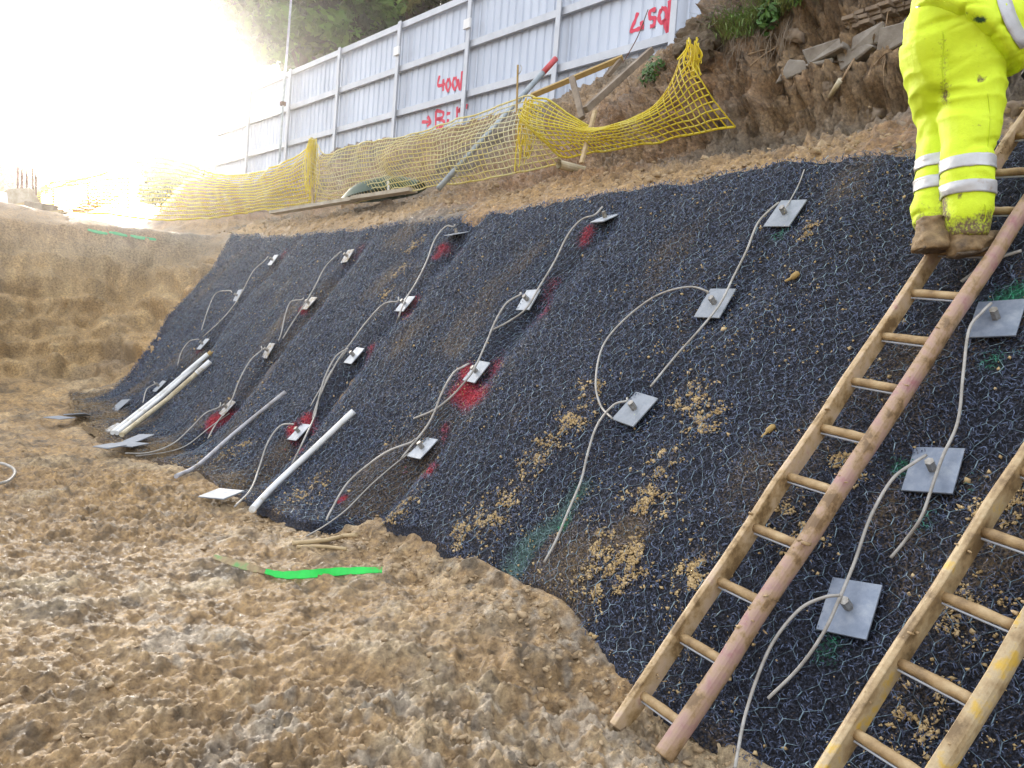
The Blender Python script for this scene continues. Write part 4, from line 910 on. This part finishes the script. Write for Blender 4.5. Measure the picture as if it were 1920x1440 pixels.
for px, r, lab in [([(1580, 160), (1590, 140), (1606, 110), (1600, 85)], .010, 'dark root hanging above the broken pipe'), ([(1405, 108), (1440, 98), (1468, 90)], .008, 'long pale root sticking out below the grass'), ([(1408, 130), (1435, 108), (1462, 92)], .008, 'second pale root crossing below the first'), ([(1660, 170), (1658, 140), (1662, 120)], .005, 'thin root hanging in the bank left of the workman'), ([(1662, 60), (1668, 20), (1670, -10)], .005, 'thin wire like root hanging from the top of the bank'), ([(1640, 130), (1650, 118), (1664, 105)], .006, 'forked root under the slab end')]:
    pole('root', px, [.03]*len(px), r, M['root'], lab, 'root', f=base, n=5)
def blades(name, centres, n, L, w, mt, label, cat, spread, kind=None, droop=.6):
    V = []; F = []
    for c in centres:
        for i in range(n):
            p = c+np.array([RNG.normal()*spread, RNG.normal()*spread, RNG.normal()*spread*.3]); a = RNG.random()*6.28; l = L*(.5+.8*RNG.random())
            d = np.array([math.cos(a), math.sin(a), 0])-N3*.5; s_ = unit(np.cross(d, Z3))*w*(.6+.6*RNG.random()); o = len(V); dr = droop*(.4+RNG.random())
            for k in range(4):
                u = k/3; q = p+Z3*l*(u-dr*u*u)+d*l*.55*u*u*1.2+d*l*.2*u; ww = s_*(1-u*.9); V += [q-ww, q+ww]
            for k in range(3): F.append((o+2*k, o+2*k+1, o+2*k+3, o+2*k+2))
    return tag(mesh_obj(name, np.array(V), np.array(F), mt), label, cat, None, kind)
blades('grass_clump', [bank(q, .05) for q in [(1365, 62), (1385, 52), (1405, 58), (1425, 46), (1440, 42), (1455, 34), (1470, 28), (1485, 22), (1500, 16), (1395, 75), (1375, 80)]], 70, .26, .005, M['grass'], 'tufts of long grass overhanging the broken top edge of the bank', 'grass', .06, 'stuff', 1.0)
def leafy(centres, n, size, mt, name, label, cat, spread):
    V = []; F = []; S = []
    mb = MB()
    for c in centres:
        for i in range(n):
            d = RNG.normal(size=3); d = d/np.linalg.norm(d)*spread*RNG.random()**.4; p = c+d; nrm = unit(d+RNG.normal(size=3)*.05+Z3*.05-N3*.05); t = unit(np.cross(nrm, RNG.normal(size=3))); b = np.cross(nrm, t); s_ = size*(.6+.8*RNG.random())
            o = len(V); V += [p-t*s_, p+b*s_*.45+nrm*s_*.1, p+t*s_, p-b*s_*.45+nrm*s_*.1]; F.append((o, o+1, o+2, o+3))
    return tag(mesh_obj(name, np.array(V), np.array(F), mt), label, cat)
leafy([bank((1225, 146), .05), bank((1235, 138), .08), bank((1215, 150), .04)], 90, .03, M['leafbright'], 'weed_plant', 'small bushy green weed growing on the bank below the hoarding', 'weed', .12)
leafy([bank((1452, 45), .12), bank((1462, 30), .14), bank((1445, 62), .1)], 70, .035, M['leafbright'], 'weed_plant', 'broad leaved weed among the grass on the broken edge', 'weed', .11)
leafy([bank((1500, 8), .1), bank((1512, 2), .1)], 50, .03, M['leafbright'], 'weed_plant', 'small weed at the top of the bank by the beam end', 'weed', .09)
# hanging roots under the grass edge
V = MB()
for i in range(75):
    x = 1355+150*RNG.random(); y = 95-.5*(x-1355)*.75+RNG.normal()*8; p = bank((x, y), .05); l = .12+.3*RNG.random(); q = p-Z3*l+RNG.normal(size=3)*.05-N3*.02
    V.add(*tube(catmull([p, (p+q)/2+RNG.normal(size=3)*.03-N3*.03, q], 3), (.0014+.0018*RNG.random()), 4))
tag(V.build('hanging_roots', M['timber_dark']), 'tangle of fine roots hanging below the overhanging grass', 'roots', None, 'stuff')

# ------------------------------------------------------------------ trees
def tree(name, c, R, n_cl, n_leaf, size, label, trunk_to, seed, tint=(1, 1, 1), clus=.22, group=None):
    rg = np.random.default_rng(seed); t = empty(name, label, 'tree', tuple(trunk_to), group)
    c = np.array(c, float); R = np.array(R, float)
    d = rg.normal(size=(n_cl, 3)); d /= np.linalg.norm(d, axis=1)[:, None]; cc = c+d*R*(rg.random((n_cl, 1))**.38)*(1+.12*rg.normal(size=(n_cl, 1)))
    cr = (clus*R.mean()*(.6+.8*rg.random(n_cl)))
    q = rg.normal(size=(n_cl, n_leaf, 3)); q /= np.linalg.norm(q, axis=2, keepdims=True); q = q*(rg.random((n_cl, n_leaf, 1))**.5)*cr[:, None, None]*np.array([1.1, 1.1, .7])
    Pc = (cc[:, None]+q).reshape(-1, 3); n = len(Pc)
    a = rg.normal(size=(n, 3)); a /= np.linalg.norm(a, axis=1)[:, None]; b = np.cross(a, rg.normal(size=(n, 3))); b /= np.linalg.norm(b, axis=1)[:, None]
    s_ = size*(.6+.8*rg.random((n, 1)))
    V = np.stack([Pc-a*s_, Pc+b*s_*.5, Pc+a*s_, Pc-b*s_*.5], 1).reshape(-1, 3); F = np.arange(4*n).reshape(-1, 4)
    o = mesh_obj('crown', local(t, V), F, M['leaf'], t)
    tn = np.repeat((np.array(tint)*(1+.5*rg.normal(size=(n_cl, 1)))).clip(.25, 3), n_leaf, 0)*(1+.25*rg.normal(size=(n, 1))); tn = np.clip(tn, .2, 3)
    tn[:, 0] *= 1+.5*np.clip(vnoise(Pc[:, 0]*.6, Pc[:, 1]*.6, Pc[:, 2]*.6, seed), 0, 1)*1.2
    at = o.data.attributes.new('tint', 'FLOAT_COLOR', 'POINT'); col = np.ones((4*n, 4), np.float32); col[:, :3] = np.repeat(tn, 4, 0); at.data.foreach_set('color', col.ravel())
    mb = MB(); tr = np.array(trunk_to, float); hgt = c[2]-tr[2]
    Q = catmull([tr, tr+(c-tr)*.4+np.array([.1, 0, 0])*hgt*.1, c], 5); mb.add(*tube(Q, np.linspace(.05, .02, len(Q))*hgt*.6+.02, 8))
    for i in range(14):
        e = cc[rg.integers(n_cl)]; f = tr+(c-tr)*(.45+.5*rg.random()); m_ = (e+f)/2+rg.normal(size=3)*.08*R.mean(); mb.add(*tube(catmull([f, m_, e], 4), np.linspace(.014, .004, 9)*hgt*.6+.008, 5))
    mb.build('trunk', M['bark'], t)
    return t
def gnd(p, z): return np.array([p[0], p[1], z])
cA = P(575, -25, 30); tree('broadleaf_tree', cA, (3.5, 3.2, 2.9), 250, 200, .2, 'large dark tree overhanging the hoarding, nearest the sky', gnd(cA, 5.3), 5, (1.1, 1.5, .8), .2)
cB = P(790, -40, 31); tree('broadleaf_tree', cB+Z3*.3, (3.4, 3, 2.9), 160, 190, .19, 'brownish tree just right of the large one behind the hoarding', gnd(cB, 5.3), 6, (1.5, 1.25, .9), .22)
cC = P(335, 300, 42); tree('bush_tree', cC-Z3*.7, (2.1, 1.6, 2.2), 70, 200, .13, 'round bush in the sun glare beyond the end of the hoarding', gnd(cC, 4.4), 7, (3.4, 3.3, 2.2), .25)  # pale tint puts the sunlit glare into the leaf colour
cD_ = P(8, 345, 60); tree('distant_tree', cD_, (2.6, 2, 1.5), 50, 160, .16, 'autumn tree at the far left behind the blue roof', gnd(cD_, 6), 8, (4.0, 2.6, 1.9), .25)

# ------------------------------------------------------------------ far left platform
h = P(22, 402, 50)
hs = empty('blue_roof_hut', 'little brick hut with bright blue pitched roof at the far left', 'hut', tuple(h-Z3*2))
X = np.array([1, -.15, 0]); X = unit(X); Y = np.cross(Z3, X)
wl, hh_, rf = 1.15, .95, .75
base_h = h-Z3*2.0
MB().add(*obox(base_h+Z3*(1.2), X*wl, Y*2, Z3*1.2)).build('wall', M['brickwall'], hs)
apex = base_h+Z3*(2.4+rf+.05)
for sgn in (-1, 1):
    ev = base_h+X*sgn*(wl+.2)+Z3*2.28; mid = (ev+apex)/2; d = unit(apex-ev)
    MB().add(*obox(mid, d*(np.linalg.norm(apex-ev)/2), Y*2.3, np.cross(d, Y)*.05)).build('roof', M['blueroof'], hs)
g = [base_h+X*wl-Y*1.98+Z3*2.4, base_h-X*wl-Y*1.98+Z3*2.4, base_h-Y*1.98+Z3*(2.4+rf-.05)]
mb = MB(); mb.add(g+[p+Y*3.9 for p in g], [(0, 1, 2), (5, 4, 3), (0, 3, 4, 1), (1, 4, 5, 2), (2, 5, 3, 0)]); mb.build('gable', M['brickwall'], hs)
cl = empty('concrete_stub', 'pale concrete stub wall at the far left with starter bars', 'concrete stub', tuple(P(45, 386, 19)))
MB().add(*beam(P(26, 375, 19), P(66, 372, 19), .5, .40)).build('concrete_block', M['concrete'], cl)
for x in (33, 41, 50, 61, 67): MB().add(*tube([P(x, 366, 19), P(x+.5, 314, 19)], .022, 6)).build('starter_bar', M['rust'], cl)
for a, b2, d, w, hh2, lab in [((-20, 400), (60, 386), 15.8, .12, .16, 'upper formwork timber at the far left edge'), ((-20, 406), (122, 398), 15.3, .2, .05, 'long thin pale board lying at the far left'), ((28, 410), (75, 404), 14.9, .15, .03, 'short pale board nearest the earth edge at far left')]:
    tag(MB().add(*beam(P(*a, d), P(*b2, d), w, hh2)).build('timber_board', M['timber']), lab, 'board')
tag(MB().add(*beam(P(60, 388, 15.6), P(94, 392, 15.3), .3, .17)).build('timber_block', M['timber_dark']), 'brown timber block end beside the formwork at far left', 'timber block')
# mesh site fence and starter bar cages, pale in the glare
for i, (x0, x1, d) in enumerate([(100, 165, 22), (165, 240, 23)]):
    sf = empty('site_fence', ['left', 'right'][i]+' pale wire site fence panel in the glare behind the netting', 'fence', tuple(P(x0, 390, d)))
    yt0, yt1 = 352-.13*(x0-90), 352-.13*(x1-90)
    for j, x in enumerate((x0, x1)): MB().add(*tube([P(x, 398, d), P(x, (yt0, yt1)[j], d)], .025, 6)).build('post', M['rail'], sf)
    MB().add(*tube([P(x0, yt0, d), P(x1, yt1, d)], .02, 6)).build('top_rail', M['rail'], sf)
    mb = MB()
    for x in np.linspace(x0, x1, 14)[1:-1]: mb.add(*tube([P(x, 396, d), P(x, np.interp(x, (x0, x1), (yt0, yt1)), d)], .006, 3))
    for v in np.linspace(0, 1, 8)[:-1]: mb.add(*tube([P(x0, 396+(yt0-396)*v, d), P(x1, 396+(yt1-396)*v, d)], .006, 3))
    mb.build('wire_infill', M['rail'], sf)

# ------------------------------------------------------------------ the workman
def loft(rings, n=20):
    """rings: (px, py, depth, half width in px, half thickness in m, tilt deg)"""
    C_ = [P(r[0], r[1], r[2]) for r in rings]; V = []; F = []
    for i, r in enumerate(rings):
        a = rad(r[5]) if len(r) > 5 else 0
        x = AR*math.cos(a)-AU*math.sin(a); w = r[3]/FPX*r[2]
        for k in range(n):
            t = 2*math.pi*k/n; V.append(C_[i]+x*w*math.cos(t)+unit(AF-x*(AF@x))*r[4]*math.sin(t))
    for i in range(len(rings)-1):
        for k in range(n): F.append((i*n+k, i*n+(k+1) % n, (i+1)*n+(k+1) % n, (i+1)*n+k))
    F.append(tuple(range(n-1, -1, -1))); F.append(tuple((len(rings)-1)*n+k for k in range(n)))
    return V, F
def fused(name, lofts, voxel, mt, parent, fold=0, seed=0, smooth_it=4, fscale=9):
    mb = MB()
    for V, F in lofts: mb.add(V, F)
    o = mesh_obj('tmp', np.array(mb.V), mb.F, None)
    bm = bmesh.new(); bm.from_mesh(o.data); bmesh.ops.recalc_face_normals(bm, faces=bm.faces); bm.to_mesh(o.data); bm.free()
    r = o.modifiers.new('remesh', 'REMESH'); r.mode = 'VOXEL'; r.voxel_size = voxel
    s_ = o.modifiers.new('smooth', 'SMOOTH'); s_.factor = .5; s_.iterations = smooth_it
    me = bpy.data.meshes.new_from_object(o.evaluated_get(bpy.context.evaluated_depsgraph_get()))
    bpy.data.objects.remove(o)
    n = len(me.vertices); V = np.zeros(n*3, np.float32); me.vertices.foreach_get('co', V); V = V.reshape(-1, 3).astype(float)
    N = np.zeros(n*3, np.float32); me.vertices.foreach_get('normal', N); N = N.reshape(-1, 3)
    if fold:
        wx = V+.05*np.stack([vnoise(V[:, 0]*6, V[:, 1]*6, V[:, 2]*6, seed+k) for k in range(3)], 1)
        f = 1-2*np.abs(vnoise(wx[:, 0]*fscale*.6+wx[:, 2]*3, wx[:, 1]*fscale*.6, wx[:, 2]*fscale*1.5, seed+5)); f2 = vnoise(wx[:, 0]*fscale*1.4, wx[:, 1]*fscale*1.4, wx[:, 2]*fscale*2.6, seed+6)
        wy = V+.08*np.stack([vnoise(V[:, 0]*4, V[:, 1]*4, V[:, 2]*4, seed+20+k) for k in range(3)], 1)
        cr = 0
        for k, (ax, fs) in enumerate((((.5, .3, 1.5), 5.5), ((-.7, .3, 1.3), 7.5), ((.2, .4, 1.8), 11))):
            v = vnoise(wy[:, 0]*fs*ax[0]+wy[:, 2]*fs*ax[0]*.6, wy[:, 1]*fs*ax[1], wy[:, 2]*fs*ax[2]+wy[:, 0]*fs*ax[0], seed+30+k)
            cr = cr-np.exp(-(v/.11)**2)*sstep(-.1, .5, vnoise(V[:, 0]*3, V[:, 1]*3, V[:, 2]*3, seed+40+k))/(1+.4*k)
        V = V+N*(fold*.42*f+fold*.25*f2+fold*1.0*cr)[:, None]
    me.vertices.foreach_set('co', local(parent, V).astype(np.float32).ravel()); me.polygons.foreach_set('use_smooth', [True]*len(me.polygons)); me.update()
    me.name = name; me.materials.clear(); me.materials.append(mt)
    o = bpy.data.objects.new(name, me); C.objects.link(o); o.parent = parent
    return o, V
def make_worker():
    l0, dl, r0, dr, nn, sp, tt = LAD[1:]
    ft = hit_slope(1790, 478, .16); d = (ft-ORG)@AF
    w = empty('person', 'workman in muddy yellow hi-vis trousers and jacket bending over on the ladder', 'person', tuple(ft))
    d0 = d-.03
    right = [(1813, 445, d0-.02, 34, .085), (1812, 428, d0-.02, 38, .095), (1812, 400, d0-.02, 41, .105), (1814, 355, d0-.02, 42, .108), (1814, 305, d0-.01, 44, .112), (1818, 262, d0, 46, .118), (1821, 225, d0+.02, 52, .13), (1820, 170, d0+.03, 58, .145), (1815, 115, d0+.02, 64, .155), (1803, 70, d0, 66, .16), (1790, 20, d0, 66, .15), (1790, -20, d0+.05, 62, .14)]
    left = [(1748, 440, d0+.14, 25, .08), (1747, 420, d0+.14, 31, .09), (1744, 395, d0+.15, 31, .095), (1747, 350, d0+.17, 29, .095), (1751, 300, d0+.19, 28, .10), (1754, 262, d0+.20, 27, .105), (1752, 220, d0+.18, 27, .12), (1748, 170, d0+.10, 36, .135), (1742, 120, d0+.09, 44, .145), (1744, 75, d0+.06, 46, .15), (1755, 25, d0+.04, 46, .15), (1770, -20, d0+.05, 48, .14)]
    pelvis = [(1768, 120, d0+.05, 56, .12), (1770, 80, d0+.04, 70, .15), (1778, 30, d0+.03, 70, .16), (1790, -20, d0+.05, 64, .14)]
    # a continuous body underneath
    sh = P(1985, -170, d0+.15)
    bodyl = [[(p[0], p[1], p[2], p[3]*.72, p[4]*.72) for p in right], [(p[0], p[1], p[2], p[3]*.72, p[4]*.72) for p in left],
             [(1785, 60, d0+.03, 64, .12), (1800, 20, d0+.03, 60, .11), (1850, -40, d0+.06, 62, .11), (1910, -110, d0+.1, 72, .12), (1955, -165, d0+.14, 70, .11, 40), (1985, -205, d0+.17, 34, .07, 40), (2005, -230, d0+.2, 26, .06, 35)],
             [(2010, -235, d0+.2, 22, .06, 30), (2022, -258, d0+.22, 36, .095, 25), (2035, -285, d0+.24, 40, .11, 20), (2045, -315, d0+.25, 36, .10, 20), (2050, -335, d0+.26, 20, .06, 20)],
             [(1935, -120, d0-.04, 30, .06, 60), (1990, -60, d0-.1, 24, .055, 110), (2015, 20, d0-.08, 20, .045, 160), (1980, 80, d0, 16, .04, 200), (1945, 120, d0+.08, 13, .035, 220)],
             [(1990, -190, d0+.28, 30, .06, 60), (2050, -130, d0+.38, 24, .055, 110), (2080, -60, d0+.42, 20, .045, 150), (2075, 0, d0+.46, 14, .035, 180)]]
    fused('body', [loft(b) for b in bodyl], .014, M['skin'], w)
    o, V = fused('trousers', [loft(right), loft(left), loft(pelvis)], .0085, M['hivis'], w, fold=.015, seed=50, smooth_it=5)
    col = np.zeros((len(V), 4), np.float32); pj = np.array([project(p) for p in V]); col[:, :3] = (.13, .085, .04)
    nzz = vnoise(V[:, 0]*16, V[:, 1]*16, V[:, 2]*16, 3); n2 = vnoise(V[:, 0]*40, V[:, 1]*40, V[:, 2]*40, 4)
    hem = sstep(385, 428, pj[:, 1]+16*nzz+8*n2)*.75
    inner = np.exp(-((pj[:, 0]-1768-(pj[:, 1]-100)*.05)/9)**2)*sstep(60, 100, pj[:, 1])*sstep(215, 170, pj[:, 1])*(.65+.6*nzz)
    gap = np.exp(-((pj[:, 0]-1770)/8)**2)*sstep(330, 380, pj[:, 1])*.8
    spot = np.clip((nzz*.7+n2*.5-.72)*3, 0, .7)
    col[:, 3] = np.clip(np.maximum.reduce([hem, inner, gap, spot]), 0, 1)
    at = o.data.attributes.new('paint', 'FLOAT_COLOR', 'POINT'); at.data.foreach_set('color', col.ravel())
    # reflective bands round each leg
    from mathutils.bvhtree import BVHTree
    tbv = BVHTree.FromPolygons([tuple(v) for v in V], [tuple(p.vertices) for p in o.data.polygons])
    def ringat(leg, y):
        ys = [p[1] for p in leg][::-1]; return [float(np.interp(y, ys, [p[k] for p in leg][::-1])) for k in (0,)]+[y]+[float(np.interp(y, ys, [p[k] for p in leg][::-1])) for k in (2, 3, 4)]
    for leg, ys in ((right, ((300, 323), (347, 370))), (left, ((297, 319), (337, 359)))):
        for y0, y1 in ys:
            rr = [ringat(leg, y0+(y1-y0)*k/7) for k in range(8)]
            V2, F2 = loft([(r[0], r[1], r[2], r[3]+3.2, r[4]+.010, 1.5) for r in rr], 40)
            V2 = np.array(V2); 
            for k2 in range(len(V2)):
                hit = tbv.find_nearest(Vector(V2[k2]))
                if hit[0] is not None: V2[k2] = np.array(hit[0])+np.array(hit[1])*.003
            ob = MB().add(V2, F2[:-2]).build('reflective_band', M['band'], w, smooth=True)
            sm = ob.modifiers.new('thickness', 'SOLIDIFY'); sm.thickness = .003
    def seam(px, wd_):
        Q = []
        for x_, y_ in px:
            h_ = tbv.ray_cast(Vector(ORG), Vector(unit(ray(x_, y_))))
            if h_[0] is not None: Q.append(np.array(h_[0])-unit(ray(x_, y_))*.001)
        if len(Q) > 2: MB().add(*tube(catmull(Q, 3), wd_, 5)).build('seam', M['seam'], w, smooth=True)
    seam([(1852-.02*k*k*.0+4*math.sin(k*.5), 175+k*16) for k in range(8)], .0022); seam([(1846+2*math.sin(k*.7), 382+k*7) for k in range(6)], .0022)
    seam([(1768+1.5*math.sin(k), 60+k*14) for k in range(9)], .0025)
    # jacket: loose, hem slanting across the back
    jk = [(1800, 74, d0-.02, 104, .185, 40), (1806, 66, d0-.02, 108, .195, 40), (1826, 40, d0, 112, .20, 40), (1856, 4, d0+.03, 112, .195, 40), (1890, -40, d0+.06, 104, .175, 40), (1925, -90, d0+.1, 98, .16, 40), (1958, -140, d0+.14, 84, .14, 40), (1985, -185, d0+.16, 44, .09, 40)]
    bulge = [(1880, 128, d0-.03, 26, .10, 30), (1892, 96, d0-.04, 42, .13, 30), (1908, 50, d0-.02, 48, .14, 30), (1920, -20, d0+.02, 50, .14, 30)]
    arm1 = [(1930, -120, d0-.05, 46, .085, 60), (1985, -62, d0-.1, 38, .08, 110), (2012, 15, d0-.08, 33, .07, 160), (1985, 75, d0+.0, 27, .06, 200), (1955, 108, d0+.06, 24, .05, 220)]
    arm2 = [(1990, -190, d0+.26, 44, .085, 60), (2050, -130, d0+.36, 36, .08, 110), (2080, -62, d0+.42, 30, .065, 150), (2078, -20, d0+.45, 24, .05, 180)]
    o, V = fused('jacket', [loft(jk, 26), loft(bulge), loft(arm1), loft(arm2)], .010, M['hivis'], w, fold=.014, seed=80, smooth_it=5)
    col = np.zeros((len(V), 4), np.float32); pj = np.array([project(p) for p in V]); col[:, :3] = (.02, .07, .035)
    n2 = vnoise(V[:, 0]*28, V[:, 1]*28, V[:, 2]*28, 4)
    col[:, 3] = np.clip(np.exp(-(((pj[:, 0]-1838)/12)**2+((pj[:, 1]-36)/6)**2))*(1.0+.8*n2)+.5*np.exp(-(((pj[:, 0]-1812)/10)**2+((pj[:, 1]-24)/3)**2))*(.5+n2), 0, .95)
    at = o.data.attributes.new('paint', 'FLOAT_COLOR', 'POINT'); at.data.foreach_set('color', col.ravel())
    # braces-like reflective stripe over the back
    st_ = [(1878, -20), (1884, 5), (1892, 30), (1902, 52), (1914, 72), (1926, 88)]
    V3 = []; 
    ev = bpy.context.evaluated_depsgraph_get(); bpy.context.view_layer.update(); me = o.data
    from mathutils.bvhtree import BVHTree
    bt = BVHTree.FromPolygons([tuple(v) for v in V], [tuple(p.vertices) for p in me.polygons])
    def onto(x, y, lift):
        r = ray(x, y); hit = bt.ray_cast(Vector(ORG), Vector(unit(r))); return np.array(hit[0])-unit(r)*lift if hit[0] else None
    def patch(name, quadrows, mt):
        V_ = []; rows = []
        for rr in quadrows:
            q = [onto(x, y, .005) for x, y in rr]
            if any(z is None for z in q): continue
            rows.append(q)
        if len(rows) < 2: return
        k = len(rows[0]); F_ = [(i*k+j, i*k+j+1, i*k+k+j+1, i*k+k+j) for i in range(len(rows)-1) for j in range(k-1)]
        ob = MB().add([p for q in rows for p in q], F_).build(name, mt, w, smooth=True); sm = ob.modifiers.new('thickness', 'SOLIDIFY'); sm.thickness = .002
    patch('reflective_band', [[(x+dx, y-dx*.3) for dx in (-13, -5, 4, 13)] for x, y in st_], M['band'])
    patch('pocket_tab', [[(1722+k*4-j*2, 34-k*1+j*-7) for k in (0, 1, 2)] for j in range(4)], M['band'])
    # boots
    def boot(rings, name='boot'):
        ob, Vb = fused(name, [loft(r, 16) for r in rings], .008, M['boot'], w, fold=.010, seed=120, smooth_it=2, fscale=26)
        lo = [(a[0], a[1]+a[3]*.8, a[2], 5.5, a[4]*1.08, 90) for a in rings[1]]
        sl_ob, _ = fused('sole', [loft(lo, 14)], .007, M['darksoil'], w, fold=.004, seed=130, smooth_it=1, fscale=30)
    boot([[(1748, 408, d0+.06, 26, .065), (1748, 425, d0+.06, 28, .07), (1747, 445, d0+.05, 31, .085), (1746, 462, d0+.04, 32, .10), (1746, 470, d0+.04, 31, .10)], [(1722, 455, d0+.03, 14, .05, 90), (1735, 455, d0+.04, 16, .07, 90), (1760, 452, d0+.06, 20, .08, 90), (1776, 455, d0+.10, 15, .06, 90)]])
    boot([[(1812, 420, d0-.02, 32, .07), (1812, 438, d0-.02, 32, .075), (1812, 455, d0-.02, 32, .08), (1810, 472, d0-.02, 28, .08)], [(1784, 468, d0-.05, 13, .05, 90), (1800, 464, d0-.04, 19, .065, 90), (1825, 458, d0+.0, 20, .07, 90), (1850, 452, d0+.05, 18, .065, 90), (1868, 446, d0+.09, 15, .055, 90), (1880, 442, d0+.12, 10, .04, 90)]])
    # gloved hand closing on the stile at the picture's right edge: palm, four bent fingers and a thumb
    hp = P(1938, 140, d0+.06); tx = unit(dl); ox = nn; sx_ = unit(np.cross(tx, ox))
    hand = [tube(catmull([hp+ox*.03-tx*-.04, hp+ox*.03, hp+ox*.028-tx*.045], 3), [.03]*7, 10)]
    for i in range(4):
        b_ = hp+tx*(.035-.024*i)+ox*.035; l_ = (.075, .085, .08, .062)[i]
        hand.append(tube(catmull([b_, b_+sx_*l_*.5+ox*.012, b_+sx_*l_*.75-ox*.02, b_+sx_*l_*.55-ox*.055], 3), .0105, 8))
    hand.append(tube(catmull([hp-tx*-.03+ox*.02, hp+tx*.06-sx_*.02+ox*.01, hp+tx*.085+sx_*.005-ox*.015], 3), .012, 8))
    fused('glove', hand, .006, M['black'], w, smooth_it=2)
    hp2 = P(2078, 5, d0+.47)
    hand = [tube(catmull([hp2+Z3*.05, hp2, hp2-Z3*.045], 3), [.03]*7, 10)]
    for i in range(4):
        b_ = hp2+tx*(.035-.024*i)+ox*.02; l_ = (.075, .085, .08, .062)[i]
        hand.append(tube(catmull([b_, b_+sx_*l_*.5+ox*.012, b_+sx_*l_*.75-ox*.02, b_+sx_*l_*.55-ox*.055], 3), .0105, 8))
    hand.append(tube(catmull([hp2, hp2+tx*.06-sx_*.02, hp2+tx*.085+sx_*.005-ox*.015], 3), .012, 8))
    fused('glove', hand, .006, M['black'], w, smooth_it=2)
    # hard hat above the picture
    hc = P(2046, -318, d0+.25); V4 = []; F4 = []
    for i in range(9):
        ph = math.pi/2*i/8
        for k in range(20): a = 2*math.pi*k/20; V4.append(hc+np.array([math.cos(a)*.125*math.cos(ph), math.sin(a)*.145*math.cos(ph), .13*math.sin(ph)]))
    for i in range(8):
        for k in range(20): F4.append((i*20+k, i*20+(k+1) % 20, (i+1)*20+(k+1) % 20, (i+1)*20+k))
    for k in range(20): a = 2*math.pi*k/20; V4.append(hc+np.array([math.cos(a)*.14, math.sin(a)*.165+.01, -.012]))
    for k in range(20): F4.append((180+k, 180+(k+1) % 20, (k+1) % 20, k))
    MB().add(V4, F4).build('hard_hat', M['helmet'], w, smooth=True)
make_worker()

# ------------------------------------------------------------------ thin scattering volume added to imitate glare round the low sun
hm = bpy.data.materials.new('glare_volume'); hm.use_nodes = True; hn = hm.node_tree; hn.nodes.clear()
pv = hn.nodes.new('ShaderNodeVolumePrincipled'); pv.inputs['Color'].default_value = (1, .985, .95, 1); pv.inputs['Density'].default_value = .0013; pv.inputs['Anisotropy'].default_value = .92
ho = hn.nodes.new('ShaderNodeOutputMaterial'); hn.links.new(pv.outputs[0], ho.inputs['Volume'])
V, F = obox((0, 0, 10), (1000, 0, 0), (0, 1000, 0), (0, 0, 11.2))
tag(mesh_obj('glare_volume', np.array(V), F, hm), kind='stuff')
